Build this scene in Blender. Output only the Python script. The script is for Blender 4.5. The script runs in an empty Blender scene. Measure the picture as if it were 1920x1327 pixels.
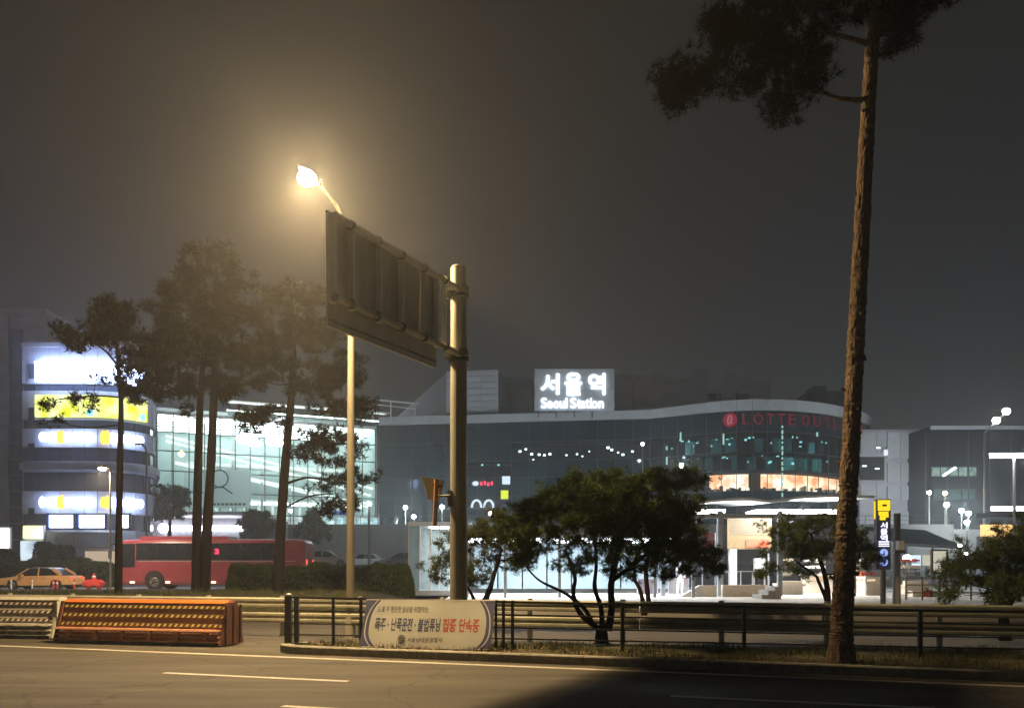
import bpy, math, random
import numpy as np
from mathutils import Vector, Matrix, noise
random.seed(7); rng = np.random.default_rng(11)
S = bpy.context.scene
C = S.collection
F, HC, YH = 1500.0, 1.65, 1065.0          # focal length in photo pixels, eye height, horizon row

# ------------------------------------------------------------------ camera, sky, exposure
cam = bpy.data.cameras.new('camera'); cam_o = bpy.data.objects.new('camera', cam); C.objects.link(cam_o)
cam.sensor_fit = 'HORIZONTAL'; cam.sensor_width = 36; cam.lens = F/1920*36
cam.shift_y = (YH-663.5)/1920; cam.clip_start = 0.1; cam.clip_end = 1500
cam_o.location = (0, 0, HC); cam_o.rotation_euler = (math.pi/2, 0, 0)
S.camera = cam_o

W = bpy.data.worlds.new('World'); S.world = W; W.use_nodes = True
nt = W.node_tree; nt.nodes.clear()
wo = nt.nodes.new('ShaderNodeOutputWorld'); add = nt.nodes.new('ShaderNodeAddShader')
sky = nt.nodes.new('ShaderNodeTexSky'); sky.sky_type = 'NISHITA'; sky.sun_disc = False
sky.sun_elevation = math.radians(-4); sky.sun_rotation = math.radians(40)
bg1 = nt.nodes.new('ShaderNodeBackground'); bg1.inputs[1].default_value = 0.05
nt.links.new(sky.outputs[0], bg1.inputs[0])
# overcast city night: cloud lit from below, a little brighter towards the horizon all round
tc = nt.nodes.new('ShaderNodeTexCoord'); sep = nt.nodes.new('ShaderNodeSeparateXYZ'); ramp = nt.nodes.new('ShaderNodeValToRGB')
ramp.color_ramp.elements[0].position = 0.0; ramp.color_ramp.elements[0].color = (0.0145, 0.015, 0.0165, 1)
ramp.color_ramp.elements[1].position = 0.75; ramp.color_ramp.elements[1].color = (0.0098, 0.009, 0.0066, 1)
bg2 = nt.nodes.new('ShaderNodeBackground'); bg2.inputs[1].default_value = 1.0
nt.links.new(tc.outputs['Generated'], sep.inputs[0]); nt.links.new(sep.outputs['Z'], ramp.inputs[0])
nt.links.new(ramp.outputs[0], bg2.inputs[0])
nt.links.new(bg1.outputs[0], add.inputs[0]); nt.links.new(bg2.outputs[0], add.inputs[1]); nt.links.new(add.outputs[0], wo.inputs[0])
S.view_settings.view_transform = 'Standard'; S.view_settings.look = 'None'
S.view_settings.gamma = 1; S.view_settings.use_curve_mapping = False; S.view_settings.exposure = 0.35
S.render.engine = 'CYCLES'
S.cycles.use_denoising = True; S.cycles.max_bounces = 6; S.cycles.volume_bounces = 1
S.cycles.diffuse_bounces = 2; S.cycles.glossy_bounces = 3; S.cycles.transparent_max_bounces = 12
S.cycles.sample_clamp_indirect = 3.0; S.cycles.use_light_tree = True; S.cycles.caustics_reflective = False; S.cycles.caustics_refractive = False

HAZE = 0.0014

# ------------------------------------------------------------------ helpers
def X(px, Y): return (px-960)/F*Y
def Z(py, Y): return HC-(py-YH)/F*Y
def P(px, py, Y): return Vector((X(px, Y), Y, Z(py, Y)))
def online(px, a, b):                      # where the sight line of a pixel column meets the ground line Y = a + b*X
    k = (px-960)/F; x = a*k/(1-b*k); return x, a+b*x

def tag(o, label=None, cat=None, group=None, kind=None):
    if label: o['label'] = label
    if cat: o['category'] = cat
    if group: o['group'] = group
    if kind: o['kind'] = kind
    return o
def thing(name, label, cat, loc=(0, 0, 0), group=None):
    o = bpy.data.objects.new(name, None); C.objects.link(o); o.location = loc; o.empty_display_size = 0.3
    return tag(o, label, cat, group)
def wloc(o):
    v = Vector((0, 0, 0))
    while o is not None: v = v+o.location; o = o.parent
    return v
def kids(o): return [c for c in bpy.data.objects if c.parent == o]
def copy_tree(o, parent=None):
    c = o.copy(); C.objects.link(c); c.parent = parent
    for ch in kids(o): copy_tree(ch, c)
    return c

class MB:
    def __init__(s): s.v = []; s.f = []
    def add(s, vs, fs):
        n = len(s.v); s.v += [tuple(v) for v in vs]; s.f += [tuple(i+n for i in f) for f in fs]; return s
    def box(s, c, d, rot=None):
        c = Vector(c); vs = []
        for z in (-.5, .5):
            for x, y in ((-.5, -.5), (.5, -.5), (.5, .5), (-.5, .5)):
                p = Vector((x*d[0], y*d[1], z*d[2]))
                if rot is not None: p = rot @ p
                vs.append(c+p)
        return s.add(vs, [(3, 2, 1, 0), (4, 5, 6, 7), (0, 1, 5, 4), (1, 2, 6, 5), (2, 3, 7, 6), (3, 0, 4, 7)])
    def beam(s, a, b, w, h):               # a box from a to b, h measured as near vertical as it can
        a, b = Vector(a), Vector(b); d = b-a; L = d.length; x = d/L
        up = Vector((0, 0, 1)) if abs(x.z) < .95 else Vector((0, 1, 0))
        y = up.cross(x).normalized(); z = x.cross(y)
        return s.box((a+b)/2, (L, w, h), Matrix((x, y, z)).transposed())
    def tube(s, pts, rad, n=10, cap=True):
        pts = [Vector(p) for p in pts]
        if not hasattr(rad, '__len__'): rad = [rad]*len(pts)
        vs, fs = [], []; prev = None
        for i, p in enumerate(pts):
            d = (pts[min(i+1, len(pts)-1)]-pts[max(i-1, 0)]).normalized()
            if prev is None:
                u = Vector((1, 0, 0)) if abs(d.x) < .9 else Vector((0, 1, 0))
                u = (u-d*u.dot(d)).normalized()
            else: u = (prev-d*prev.dot(d)).normalized()
            prev = u; w = d.cross(u)
            for k in range(n):
                a = 2*math.pi*k/n; vs.append(p+(u*math.cos(a)+w*math.sin(a))*rad[i])
        for i in range(len(pts)-1):
            for k in range(n):
                k2 = (k+1) % n; fs.append((i*n+k, i*n+k2, (i+1)*n+k2, (i+1)*n+k))
        if cap:
            fs.append(tuple(range(n-1, -1, -1))); m = (len(pts)-1)*n; fs.append(tuple(m+k for k in range(n)))
        return s.add(vs, fs)
    def sphere(s, c, r, nu=14, nv=8, zmin=-1.0, zmax=1.0):
        if not hasattr(r, '__len__'): r = (r, r, r)
        vs, fs = [], []
        t0, t1 = math.asin(zmin), math.asin(zmax)
        for j in range(nv+1):
            t = t0+(t1-t0)*j/nv
            for i in range(nu):
                a = 2*math.pi*i/nu
                vs.append((c[0]+r[0]*math.cos(t)*math.cos(a), c[1]+r[1]*math.cos(t)*math.sin(a), c[2]+r[2]*math.sin(t)))
        for j in range(nv):
            for i in range(nu):
                i2 = (i+1) % nu; fs.append((j*nu+i, j*nu+i2, (j+1)*nu+i2, (j+1)*nu+i))
        return s.add(vs, fs)
    def prism(s, poly, z0, z1):            # plan polygon raised from z0 to z1
        n = len(poly); vs = [(x, y, z0) for x, y in poly]+[(x, y, z1) for x, y in poly]
        return s.add(vs, [tuple(range(n-1, -1, -1)), tuple(range(n, 2*n))]+[(i, (i+1) % n, n+(i+1) % n, n+i) for i in range(n)])
    def side(s, prof, wf, y0=0):           # x-z outline given a half width by height
        n = len(prof); vs = [(x, y0-wf(z), z) for x, z in prof]+[(x, y0+wf(z), z) for x, z in prof]
        return s.add(vs, [tuple(range(n)), tuple(range(2*n-1, n-1, -1))]+[(i, n+i, n+(i+1) % n, (i+1) % n) for i in range(n)])
    def ribbon(s, path, z0, z1, off, th):  # a wall that follows a plan path, its face OFF in front of the path, TH thick
        a, b = offset(path, off), offset(path, off-th)
        n = len(path); vs = []
        for i in range(n):
            vs += [(a[i][0], a[i][1], z0), (a[i][0], a[i][1], z1), (b[i][0], b[i][1], z1), (b[i][0], b[i][1], z0)]
        fs = [(0, 3, 2, 1), (4*n-4, 4*n-3, 4*n-2, 4*n-1)]
        for i in range(n-1):
            for k in range(4): k2 = (k+1) % 4; fs.append((4*i+k, 4*i+k2, 4*i+4+k2, 4*i+4+k))
        return s.add(vs, fs)
    def mesh(s, name, m, off=Vector((0, 0, 0)), smooth=False):
        me = bpy.data.meshes.new(name)
        me.from_pydata([(v[0]-off[0], v[1]-off[1], v[2]-off[2]) for v in s.v], [], s.f); me.update()
        if m is not None: me.materials.append(m)
        if smooth: me.polygons.foreach_set('use_smooth', [True]*len(me.polygons))
        return me
    def build(s, name, m, parent=None, smooth=False, kind=None, loc=None):
        off = wloc(parent) if parent is not None else (Vector(loc) if loc is not None else Vector((0, 0, 0)))
        o = bpy.data.objects.new(name, s.mesh(name, m, off, smooth)); C.objects.link(o)
        if parent is not None: o.parent = parent
        elif loc is not None: o.location = loc
        if kind: o['kind'] = kind
        return o
def inst(name, me, parent, M):             # an object that shares mesh data, placed by a world matrix
    o = bpy.data.objects.new(name, me); C.objects.link(o); o.parent = parent
    o.matrix_basis = Matrix.Translation(-wloc(parent)) @ M
    return o
def offset(path, off):
    out = []; n = len(path)
    for i in range(n):
        a, b = path[max(i-1, 0)], path[min(i+1, n-1)]
        dx, dy = b[0]-a[0], b[1]-a[1]; L = math.hypot(dx, dy)
        out.append((path[i][0]+dy/L*off, path[i][1]-dx/L*off))
    return out
def spline(pts, n):
    out = []; q = [pts[0]]+list(pts)+[pts[-1]]
    for i in range(1, len(q)-2):
        for k in range(n):
            t = k/n; p0, p1, p2, p3 = [Vector(q[j]) for j in (i-1, i, i+1, i+2)]
            out.append(tuple(.5*((2*p1)+(p2-p0)*t+(2*p0-5*p1+4*p2-p3)*t*t+(3*p1-p0-3*p2+p3)*t**3)))
    out.append(tuple(pts[-1])); return out
def resample(path, step):
    L = [0]
    for i in range(1, len(path)): L.append(L[-1]+math.dist(path[i-1], path[i]))
    n = max(1, round(L[-1]/step)); out = []
    for k in range(n+1):
        t = L[-1]*k/n; i = min(max(int(np.searchsorted(L, t))-1, 0), len(path)-2)
        u = (t-L[i])/(L[i+1]-L[i]); out.append(tuple(path[i][j]+(path[i+1][j]-path[i][j])*u for j in range(2)))
    return out

# ------------------------------------------------------------------ materials
def mat(name, rgb, rough=.6, metal=0, var=.25, scale=3.0, bump=0, bscale=40, spec=.4, rgb2=None, stretch=None, rand=0):
    m = bpy.data.materials.new(name); m.use_nodes = True; t = m.node_tree; b = t.nodes['Principled BSDF']
    b.inputs['Roughness'].default_value = rough; b.inputs['Metallic'].default_value = metal; b.inputs['Specular IOR Level'].default_value = spec
    g = t.nodes.new('ShaderNodeNewGeometry'); mp = t.nodes.new('ShaderNodeMapping'); t.links.new(g.outputs['Position'], mp.inputs[0])
    if stretch: mp.inputs['Scale'].default_value = stretch
    n = t.nodes.new('ShaderNodeTexNoise'); n.inputs['Scale'].default_value = scale; n.inputs['Detail'].default_value = 6; n.inputs['Roughness'].default_value = .65
    t.links.new(mp.outputs[0], n.inputs['Vector'])
    r = t.nodes.new('ShaderNodeValToRGB'); r.color_ramp.elements[0].position = .3; r.color_ramp.elements[1].position = .7
    lo = rgb2 if rgb2 else tuple(c*(1-var) for c in rgb); hi = rgb if rgb2 else tuple(min(1, c*(1+var)) for c in rgb)
    r.color_ramp.elements[0].color = (*lo, 1); r.color_ramp.elements[1].color = (*hi, 1)
    t.links.new(n.outputs['Fac'], r.inputs[0]); col = r.outputs[0]
    if rand:
        oi = t.nodes.new('ShaderNodeObjectInfo'); hs = t.nodes.new('ShaderNodeHueSaturation'); mr = t.nodes.new('ShaderNodeMapRange')
        mr.inputs['To Min'].default_value = 1-rand; mr.inputs['To Max'].default_value = 1+rand
        t.links.new(oi.outputs['Random'], mr.inputs[0]); t.links.new(mr.outputs[0], hs.inputs['Value']); t.links.new(col, hs.inputs['Color']); col = hs.outputs[0]
    t.links.new(col, b.inputs['Base Color'])
    if bump:
        n2 = t.nodes.new('ShaderNodeTexNoise'); n2.inputs['Scale'].default_value = bscale; n2.inputs['Detail'].default_value = 5
        t.links.new(mp.outputs[0], n2.inputs['Vector'])
        bp = t.nodes.new('ShaderNodeBump'); bp.inputs['Strength'].default_value = bump; bp.inputs['Distance'].default_value = .02
        t.links.new(n2.outputs['Fac'], bp.inputs['Height']); t.links.new(bp.outputs[0], b.inputs['Normal'])
    return m
def emit(name, rgb, k, nee=True, var=0, scale=1.0, rgb2=None):
    m = bpy.data.materials.new(name); m.use_nodes = True; t = m.node_tree; t.nodes.remove(t.nodes['Principled BSDF'])
    e = t.nodes.new('ShaderNodeEmission'); e.inputs[0].default_value = (*rgb, 1); e.inputs[1].default_value = k
    if rgb2:
        g = t.nodes.new('ShaderNodeNewGeometry'); n = t.nodes.new('ShaderNodeTexNoise'); n.inputs['Scale'].default_value = scale; n.inputs['Detail'].default_value = 3
        r = t.nodes.new('ShaderNodeValToRGB'); r.color_ramp.elements[0].position = .38; r.color_ramp.elements[1].position = .62
        r.color_ramp.elements[0].color = (*rgb2, 1); r.color_ramp.elements[1].color = (*rgb, 1)
        t.links.new(g.outputs['Position'], n.inputs['Vector']); t.links.new(n.outputs['Fac'], r.inputs[0]); t.links.new(r.outputs[0], e.inputs[0])
    t.links.new(e.outputs[0], t.nodes['Material Output'].inputs[0])
    m.cycles.emission_sampling = 'FRONT_BACK' if nee else 'NONE'
    return m
def thin_glass(name, tint, refl=.12, rough=.03):
    m = bpy.data.materials.new(name); m.use_nodes = True; t = m.node_tree; t.nodes.remove(t.nodes['Principled BSDF'])
    a = t.nodes.new('ShaderNodeBsdfTransparent'); a.inputs[0].default_value = (*tint, 1)
    b = t.nodes.new('ShaderNodeBsdfGlossy'); b.inputs['Roughness'].default_value = rough
    lw = t.nodes.new('ShaderNodeLayerWeight'); lw.inputs[0].default_value = refl
    x = t.nodes.new('ShaderNodeMixShader'); t.links.new(lw.outputs['Fresnel'], x.inputs[0]); t.links.new(a.outputs[0], x.inputs[1]); t.links.new(b.outputs[0], x.inputs[2])
    t.links.new(x.outputs[0], t.nodes['Material Output'].inputs[0]); return m

M = {}
M['asphalt'] = mat('asphalt', (.088, .081, .068), .75, var=.2, scale=.9, bump=.5, bscale=90, stretch=(.5, 2.0, 1))
t = M['asphalt'].node_tree; b = t.nodes['Principled BSDF']; old = b.inputs['Base Color'].links[0].from_socket
g = t.nodes.new('ShaderNodeNewGeometry'); mp = t.nodes.new('ShaderNodeMapping'); mp.inputs['Rotation'].default_value = (0, 0, .3); mp.inputs['Scale'].default_value = (.1, 1.6, 1); t.links.new(g.outputs['Position'], mp.inputs[0])
n = t.nodes.new('ShaderNodeTexNoise'); n.inputs['Scale'].default_value = 1.3; n.inputs['Detail'].default_value = 4; t.links.new(mp.outputs[0], n.inputs['Vector'])
n2 = t.nodes.new('ShaderNodeTexNoise'); n2.inputs['Scale'].default_value = 55; n2.inputs['Detail'].default_value = 2; t.links.new(g.outputs['Position'], n2.inputs['Vector'])
vo = t.nodes.new('ShaderNodeTexVoronoi'); vo.feature = 'DISTANCE_TO_EDGE'; vo.inputs['Scale'].default_value = .33; wn = t.nodes.new('ShaderNodeTexNoise'); wn.inputs['Scale'].default_value = 1.4; wn.inputs['Detail'].default_value = 6
t.links.new(g.outputs['Position'], wn.inputs['Vector']); wa = t.nodes.new('ShaderNodeMixRGB'); wa.blend_type = 'ADD'; wa.inputs[0].default_value = .9; t.links.new(g.outputs['Position'], wa.inputs[1]); t.links.new(wn.outputs['Color'], wa.inputs[2]); t.links.new(wa.outputs[0], vo.inputs['Vector'])
def rng_(src, a, b_, lo, hi):
    m = t.nodes.new('ShaderNodeMapRange'); m.inputs['From Min'].default_value = a; m.inputs['From Max'].default_value = b_; m.inputs['To Min'].default_value = lo; m.inputs['To Max'].default_value = hi; t.links.new(src, m.inputs[0]); return m.outputs[0]
col = old
for src in (rng_(n.outputs['Fac'], .3, .7, .68, 1.3), rng_(n2.outputs['Fac'], .3, .7, .6, 1.4), rng_(vo.outputs['Distance'], 0, .012, .55, 1)):
    x = t.nodes.new('ShaderNodeMixRGB'); x.blend_type = 'MULTIPLY'; x.inputs[0].default_value = 1; t.links.new(col, x.inputs[1]); t.links.new(src, x.inputs[2]); col = x.outputs[0]
t.links.new(col, b.inputs['Base Color'])
M['asphalt_dark'] = mat('asphalt_dark', (.06, .058, .056), .8, var=.25, scale=.5, bump=.3, bscale=60)
M['paint'] = mat('road_paint', (.8, .79, .72), .6, scale=14, rgb2=(.46, .44, .4))
M['kerb'] = mat('kerb_granite', (.3, .29, .25), .8, var=.3, scale=9, bump=.4, bscale=120, rand=.12)
M['soil'] = mat('soil_and_turf', (.085, .085, .035), .95, scale=5, rgb2=(.05, .042, .026), bump=.8, bscale=30)
M['grass'] = mat('grass_blade', (.07, .095, .022), .7, scale=2.5, rgb2=(.095, .085, .03))
M['leaf'] = mat('fallen_leaf', (.22, .13, .035), .7, scale=9, rgb2=(.14, .07, .025))
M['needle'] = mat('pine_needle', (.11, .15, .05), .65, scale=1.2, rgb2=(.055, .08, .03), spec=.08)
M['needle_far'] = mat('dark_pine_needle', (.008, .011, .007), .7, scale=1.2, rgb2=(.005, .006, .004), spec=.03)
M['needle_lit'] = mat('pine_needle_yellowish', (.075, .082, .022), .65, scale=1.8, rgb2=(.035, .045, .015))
M['hedge'] = mat('hedge_leaf', (.09, .12, .04), .6, scale=2.5, rgb2=(.045, .065, .024))
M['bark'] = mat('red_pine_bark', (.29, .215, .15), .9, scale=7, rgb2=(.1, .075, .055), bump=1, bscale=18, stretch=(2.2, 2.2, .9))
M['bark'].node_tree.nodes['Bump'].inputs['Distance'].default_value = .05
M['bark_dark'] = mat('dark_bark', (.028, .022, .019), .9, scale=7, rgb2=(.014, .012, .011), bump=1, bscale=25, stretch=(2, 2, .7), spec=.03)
M['steel_dark'] = mat('dark_brown_painted_steel', (.06, .054, .042), .45, var=.2, scale=6)
M['galv'] = mat('galvanised_steel', (.5, .49, .42), .5, .1, var=.2, scale=5, stretch=(1, 1, .25), bump=.1)
M['galv_rail'] = mat('galvanised_rail', (.42, .42, .33), .5, 0, var=.25, scale=3)
M['pole'] = mat('grey_painted_pole', (.24, .24, .2), .5, .1, var=.15, scale=4, stretch=(1, 1, .3))
M['lamp_pole'] = mat('dull_lamp_pole', (.19, .175, .135), .6, 0, var=.18, scale=4, stretch=(1, 1, .3))
M['arm_dark'] = mat('darkened_lamp_arm', (.03, .028, .022), .8, 0, spec=.1)  # colour set near black to hide the lamplight falling on the arm
M['clamp'] = mat('weathered_clamp', (.12, .12, .1), .6, .4, var=.3, scale=20)
M['stiff'] = mat('aluminium_stiffener', (.86, .84, .76), .5, 0, var=.08)
M['signback'] = mat('aluminium_sign_back', (.8, .78, .7), .6, 0, var=.15, scale=3, stretch=(1, 1, .3))
M['concrete'] = mat('concrete', (.34, .33, .31), .85, var=.15, scale=.8, bump=.2)
M['paving'] = mat('pale_paving', (.5, .48, .44), .7, var=.12, scale=.9, bump=.1)
M['orange'] = mat('orange_enamel', (.74, .21, .04), .5, scale=4, rgb2=(.52, .13, .03), stretch=(.6, 1, 3))
M['rust'] = mat('rusty_orange_steel', (.7, .34, .21), .7, scale=4, rgb2=(.46, .23, .15), stretch=(1, 1, .5))
M['greybar'] = mat('grey_barrier_paint', (.55, .54, .48), .7, var=.25, scale=4)
M['black'] = mat('black_tape', (.02, .02, .02), .5)
M['dirty_rail'] = mat('dark_brown_rail', (.12, .07, .04), .7)
M['yellow'] = mat('yellow_reflective_tape', (.75, .58, .16), .35, var=.3, scale=6)
M['white'] = mat('white_plastic', (.75, .75, .73), .5, var=.08)
M['whitepaint'] = mat('white_paint', (.68, .68, .68), .45, var=.06)
M['banner'] = mat('cream_banner_cloth', (.92, .92, .82), .7, var=.04, scale=2.5)
M['navy'] = mat('navy_print', (.07, .08, .18), .7, var=.15)
M['redprint'] = mat('red_print', (.55, .09, .05), .7, var=.1)
M['greyprint'] = mat('grey_print', (.16, .15, .13), .7, var=.1)
M['busred'] = mat('red_coach_paint', (.27, .045, .06), .3, var=.12, scale=1.5, spec=.5)
M['busglass'] = mat('dark_coach_glass', (.012, .016, .02), .06, var=.2, spec=.6)
M['tyre'] = mat('tyre_rubber', (.018, .018, .018), .85)
M['rim'] = mat('wheel_rim', (.22, .22, .22), .4, .6)
M['taxi'] = mat('orange_taxi_paint', (.74, .42, .17), .3, var=.08, spec=.5)
M['silver'] = mat('silver_car_paint', (.42, .42, .42), .3, .3, var=.06)
M['carwhite'] = mat('white_car_paint', (.62, .62, .6), .3, var=.05)
M['cargrey'] = mat('grey_car_paint', (.22, .22, .22), .3, .3, var=.06)
M['carglass'] = mat('car_glass', (.012, .014, .016), .07, spec=.6)
M['redplastic'] = mat('red_plastic', (.6, .05, .035), .5, var=.15)
M['facade'] = mat('dark_teal_glass', (.004, .03, .046), .07, var=.2, scale=.3, spec=.7, rand=.25)
M['facade_pale'] = mat('curtained_teal_glass', (.05, .11, .12), .12, var=.25, scale=.8, spec=.7, rand=.4, stretch=(4, 4, .2))
M['mullion'] = mat('dark_mullion', (.05, .075, .085), .4, .3)
M['core'] = mat('dark_core_wall', (.05, .055, .06), .9)
M['parapet'] = mat('pale_metal_cladding', (.66, .69, .74), .5, var=.07, scale=.8, rand=.06)
M['clad'] = mat('grey_metal_cladding', (.7, .73, .8), .5, var=.08, scale=.6, rand=.07)
M['clad_dark'] = mat('dim_metal_cladding', (.6, .6, .68), .6, var=.1, scale=.6, rand=.08)
M['roofdark'] = mat('dark_roof', (.06, .06, .07), .8)
M['hall_white'] = mat('white_hall_steel', (.85, .87, .85), .5, var=.06)
M['hall_wall'] = mat('pale_hall_wall', (.42, .5, .5), .8, var=.15, scale=.3)
M['hall_glass'] = thin_glass('hall_glass', (.81, .87, .85))
M['hall_mullion'] = mat('teal_mullion', (.05, .09, .09), .4, .3)
M['teal_clear'] = thin_glass('teal_tinted_glass', (.3, .52, .55), .2)
M['clear'] = thin_glass('clear_glass', (.86, .9, .9))
M['bluewall'] = mat('lilac_grey_stone', (.6, .64, .76), .7, var=.1, scale=.8, rand=.08)
M['bluewall2'] = mat('grey_tower_cladding', (.5, .51, .58), .6, var=.1, scale=.7, rand=.06)
M['towerglass'] = mat('tower_glass', (.04, .055, .09), .1, var=.15, scale=.3)
M['blueframe'] = mat('blue_window_frame', (.08, .14, .4), .5)
M['beige'] = mat('beige_panel', (.72, .64, .52), .6, var=.1)
M['brownboard'] = mat('brown_notice_board', (.17, .125, .065), .6, var=.15, scale=4)
M['canopy'] = mat('canopy_metal', (.3, .33, .37), .4, .3, var=.15)
M['lift_pane'] = mat('frosted_glass', (.42, .52, .56), .25, var=.12, scale=1, spec=.6)
M['bluecanopy'] = mat('blue_glass_canopy', (.05, .1, .14), .15, var=.2)
M['rooftin'] = mat('canopy_roof_sheet', (.5, .55, .62), .5, var=.15, scale=1.5)
def translucent(m, f):
    t = m.node_tree; b = t.nodes['Principled BSDF']; tr = t.nodes.new('ShaderNodeBsdfTranslucent'); mx = t.nodes.new('ShaderNodeMixShader'); mx.inputs[0].default_value = f
    t.links.new(b.inputs['Base Color'].links[0].from_socket, tr.inputs[0]); t.links.new(b.outputs[0], mx.inputs[1]); t.links.new(tr.outputs[0], mx.inputs[2]); t.links.new(mx.outputs[0], t.nodes['Material Output'].inputs[0]); return m
def matte(m):                                            # plain diffuse, for needles and dry bark
    t = m.node_tree; b = t.nodes['Principled BSDF']; d = t.nodes.new('ShaderNodeBsdfDiffuse'); t.links.new(b.inputs['Base Color'].links[0].from_socket, d.inputs[0])
    if b.inputs['Normal'].links: t.links.new(b.inputs['Normal'].links[0].from_socket, d.inputs['Normal'])
    t.links.new(d.outputs[0], t.nodes['Material Output'].inputs[0]); t.nodes.remove(b)
for k in ('needle', 'needle_far', 'needle_lit', 'bark_dark', 'bark', 'hedge'): matte(M[k])
translucent(M['banner'], .45); translucent(M['lift_pane'], .6)
# things that give off light
E = {}
E['sodium'] = emit('sodium_bowl', (1, .69, .34), 4300)
E['signwhite'] = emit('white_sign_light', (.46, .58, 1), 20)
E['signbar'] = emit('white_letters_light', (.5, .62, 1), 8)
E['yellowgreen'] = emit('yellow_green_sign_light', (.55, .62, .01), 1.7, rgb2=(.9, .95, .4), scale=.8)
E['amber'] = emit('amber_emblem_light', (1, .62, .06), 1.6, nee=False)
E['cyan'] = emit('cyan_sign_light', (.15, .7, 1), 2, nee=False)
E['window'] = emit('white_window_light', (.85, .95, 1), 5)
E['letters'] = emit('station_letters_light', (.82, .92, 1), 2.3)
E['hall'] = emit('hall_ceiling_light', (.88, .99, 1), 12)
E['rail'] = emit('hall_beam_glow', (.9, 1, .95), 1.5)  # glow put on the white hall beams so they look lit; not a lamp
E['hallspot'] = emit('hall_bright_sign', (.86, .9, 1), 10, nee=False)
E['warmshop'] = emit('warm_shop_light', (1, .74, .5), 1.8, nee=False, rgb2=(.75, .28, .12), scale=.55)
E['warmshop2'] = emit('cream_shop_light', (1, .9, .74), 1.6, nee=False, rgb2=(.8, .5, .32), scale=.9)
E['lobby'] = emit('lobby_spot', (.8, 1, .95), 3.0, nee=False)
E['tealstrip'] = emit('teal_light_strip', (.55, 1, .85), .5, nee=False)
E['office'] = emit('dim_office_light', (.3, .62, .62), .22, nee=False, rgb2=(.1, .25, .27), scale=.7)
E['office2'] = emit('office_light', (.55, .85, .78), .5, nee=False, rgb2=(.25, .45, .42), scale=.9)
E['spot'] = emit('room_spot', (1, 1, .9), 2.6, nee=False)
E['red'] = emit('dim_red_letters', (.6, .02, .06), .13, nee=False)
E['redlogo'] = emit('red_emblem', (.7, .03, .08), .22, nee=False)
E['pinkmark'] = emit('pink_mark', (.8, .35, .42), .5, nee=False)
E['lamp'] = emit('white_lamp', (.8, .94, 1), 480)
E['flood'] = emit('mast_floodlight', (.9, .97, 1), 32)
E['lampsoft'] = emit('soft_lamp', (.95, .98, 1), 60)
E['lampwarm'] = emit('warm_lamp', (1, .62, .25), 130)
E['tube'] = emit('lamp_bar', (.95, 1, .96), 34)
E['stripwhite'] = emit('white_light_strip', (.93, .96, 1), 14)
E['ceiling'] = emit('canopy_ceiling_light', (1, .95, .88), 30)
E['kiosk'] = emit('kiosk_light', (1, .8, .55), .85, rgb2=(.75, .5, .3), scale=1.8)
E['orangesign'] = emit('orange_shop_sign', (1, .6, .22), 1.3, nee=False)
E['yellowsign'] = emit('yellow_sign_light', (1, .72, .02), .9, nee=False)
E['whitetext'] = emit('white_sign_text', (.85, .85, 1), 1.5, nee=False)
E['bluetext'] = emit('pale_blue_sign_text', (.3, .42, 1), 1.0, nee=False)
E['redsign'] = emit('red_sign_light', (1, .05, .12), 1.1, nee=False)
E['limesign'] = emit('lime_sign_light', (.7, .85, .03), .9, nee=False)
E['palesign'] = emit('pale_sign_light', (.7, .85, 1), .9, nee=False)
E['marker'] = emit('marker_lamp', (1, .5, .3), 5, nee=False)
E['number'] = emit('route_display', (1, .06, .16), 1.0, nee=False)
E['roomgreen'] = emit('green_room_light', (.55, .8, .66), .42, nee=False, rgb2=(.2, .34, .3), scale=1.2)
E['roomteal'] = emit('teal_room_light', (.2, .45, .43), .22, nee=False, rgb2=(.08, .2, .2), scale=.4)
E['tail'] = emit('tail_lamp', (1, .08, .04), 1.6, nee=False)
E['board'] = emit('pale_board_light', (.8, .76, .6), .55, nee=False)

# ------------------------------------------------------------------ ground and roads
def sheet(name, poly, z, m, kind='structure'):
    mb = MB(); n = len(poly); mb.add([(p[0], p[1], p[2] if len(p) > 2 else z) for p in poly], [tuple(range(n))])
    return mb.build(name, m, kind=kind)
sheet('ground', [(-230, -8, 0), (230, -8, 0), (230, 270, 0), (-230, 270, 0)], -.03, M['asphalt_dark']).location.z = -.03
sheet('road', [(-60, -6), (60, -6), (60, 26), (-60, 26)], 0, M['asphalt'])
EA, EB = 13.5, -.325                                     # the edge line of the carriageway
def strip_line(name, x0, x1, a, b, w, z=.004):
    dx, dy = 1/math.hypot(1, b), b/math.hypot(1, b); nx, ny = -dy*w/2, dx*w/2
    p = [(x0, a+b*x0), (x1, a+b*x1)]
    mb = MB().add([(p[0][0]-nx, p[0][1]-ny, z), (p[1][0]-nx, p[1][1]-ny, z), (p[1][0]+nx, p[1][1]+ny, z), (p[0][0]+nx, p[0][1]+ny, z)], [(0, 1, 2, 3)])
    return mb.build(name, M['paint'], kind='structure')
strip_line('edge_line', -40, 30, EA, EB, .14)
LA, LB = 10.98, -.305
for x0, x1 in ((-13.6, -10.4), (-5.5, -2.4), (2.05, 5.0), (9.6, 12.7)): strip_line('lane_line', x0, x1, LA-.02, LB, .12)
for x0, x1 in ((-2.75, .35), (5.3, 8.3), (-10.6, -7.6)): strip_line('lane_line', x0, x1, 8.75, LB, .12)
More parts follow.
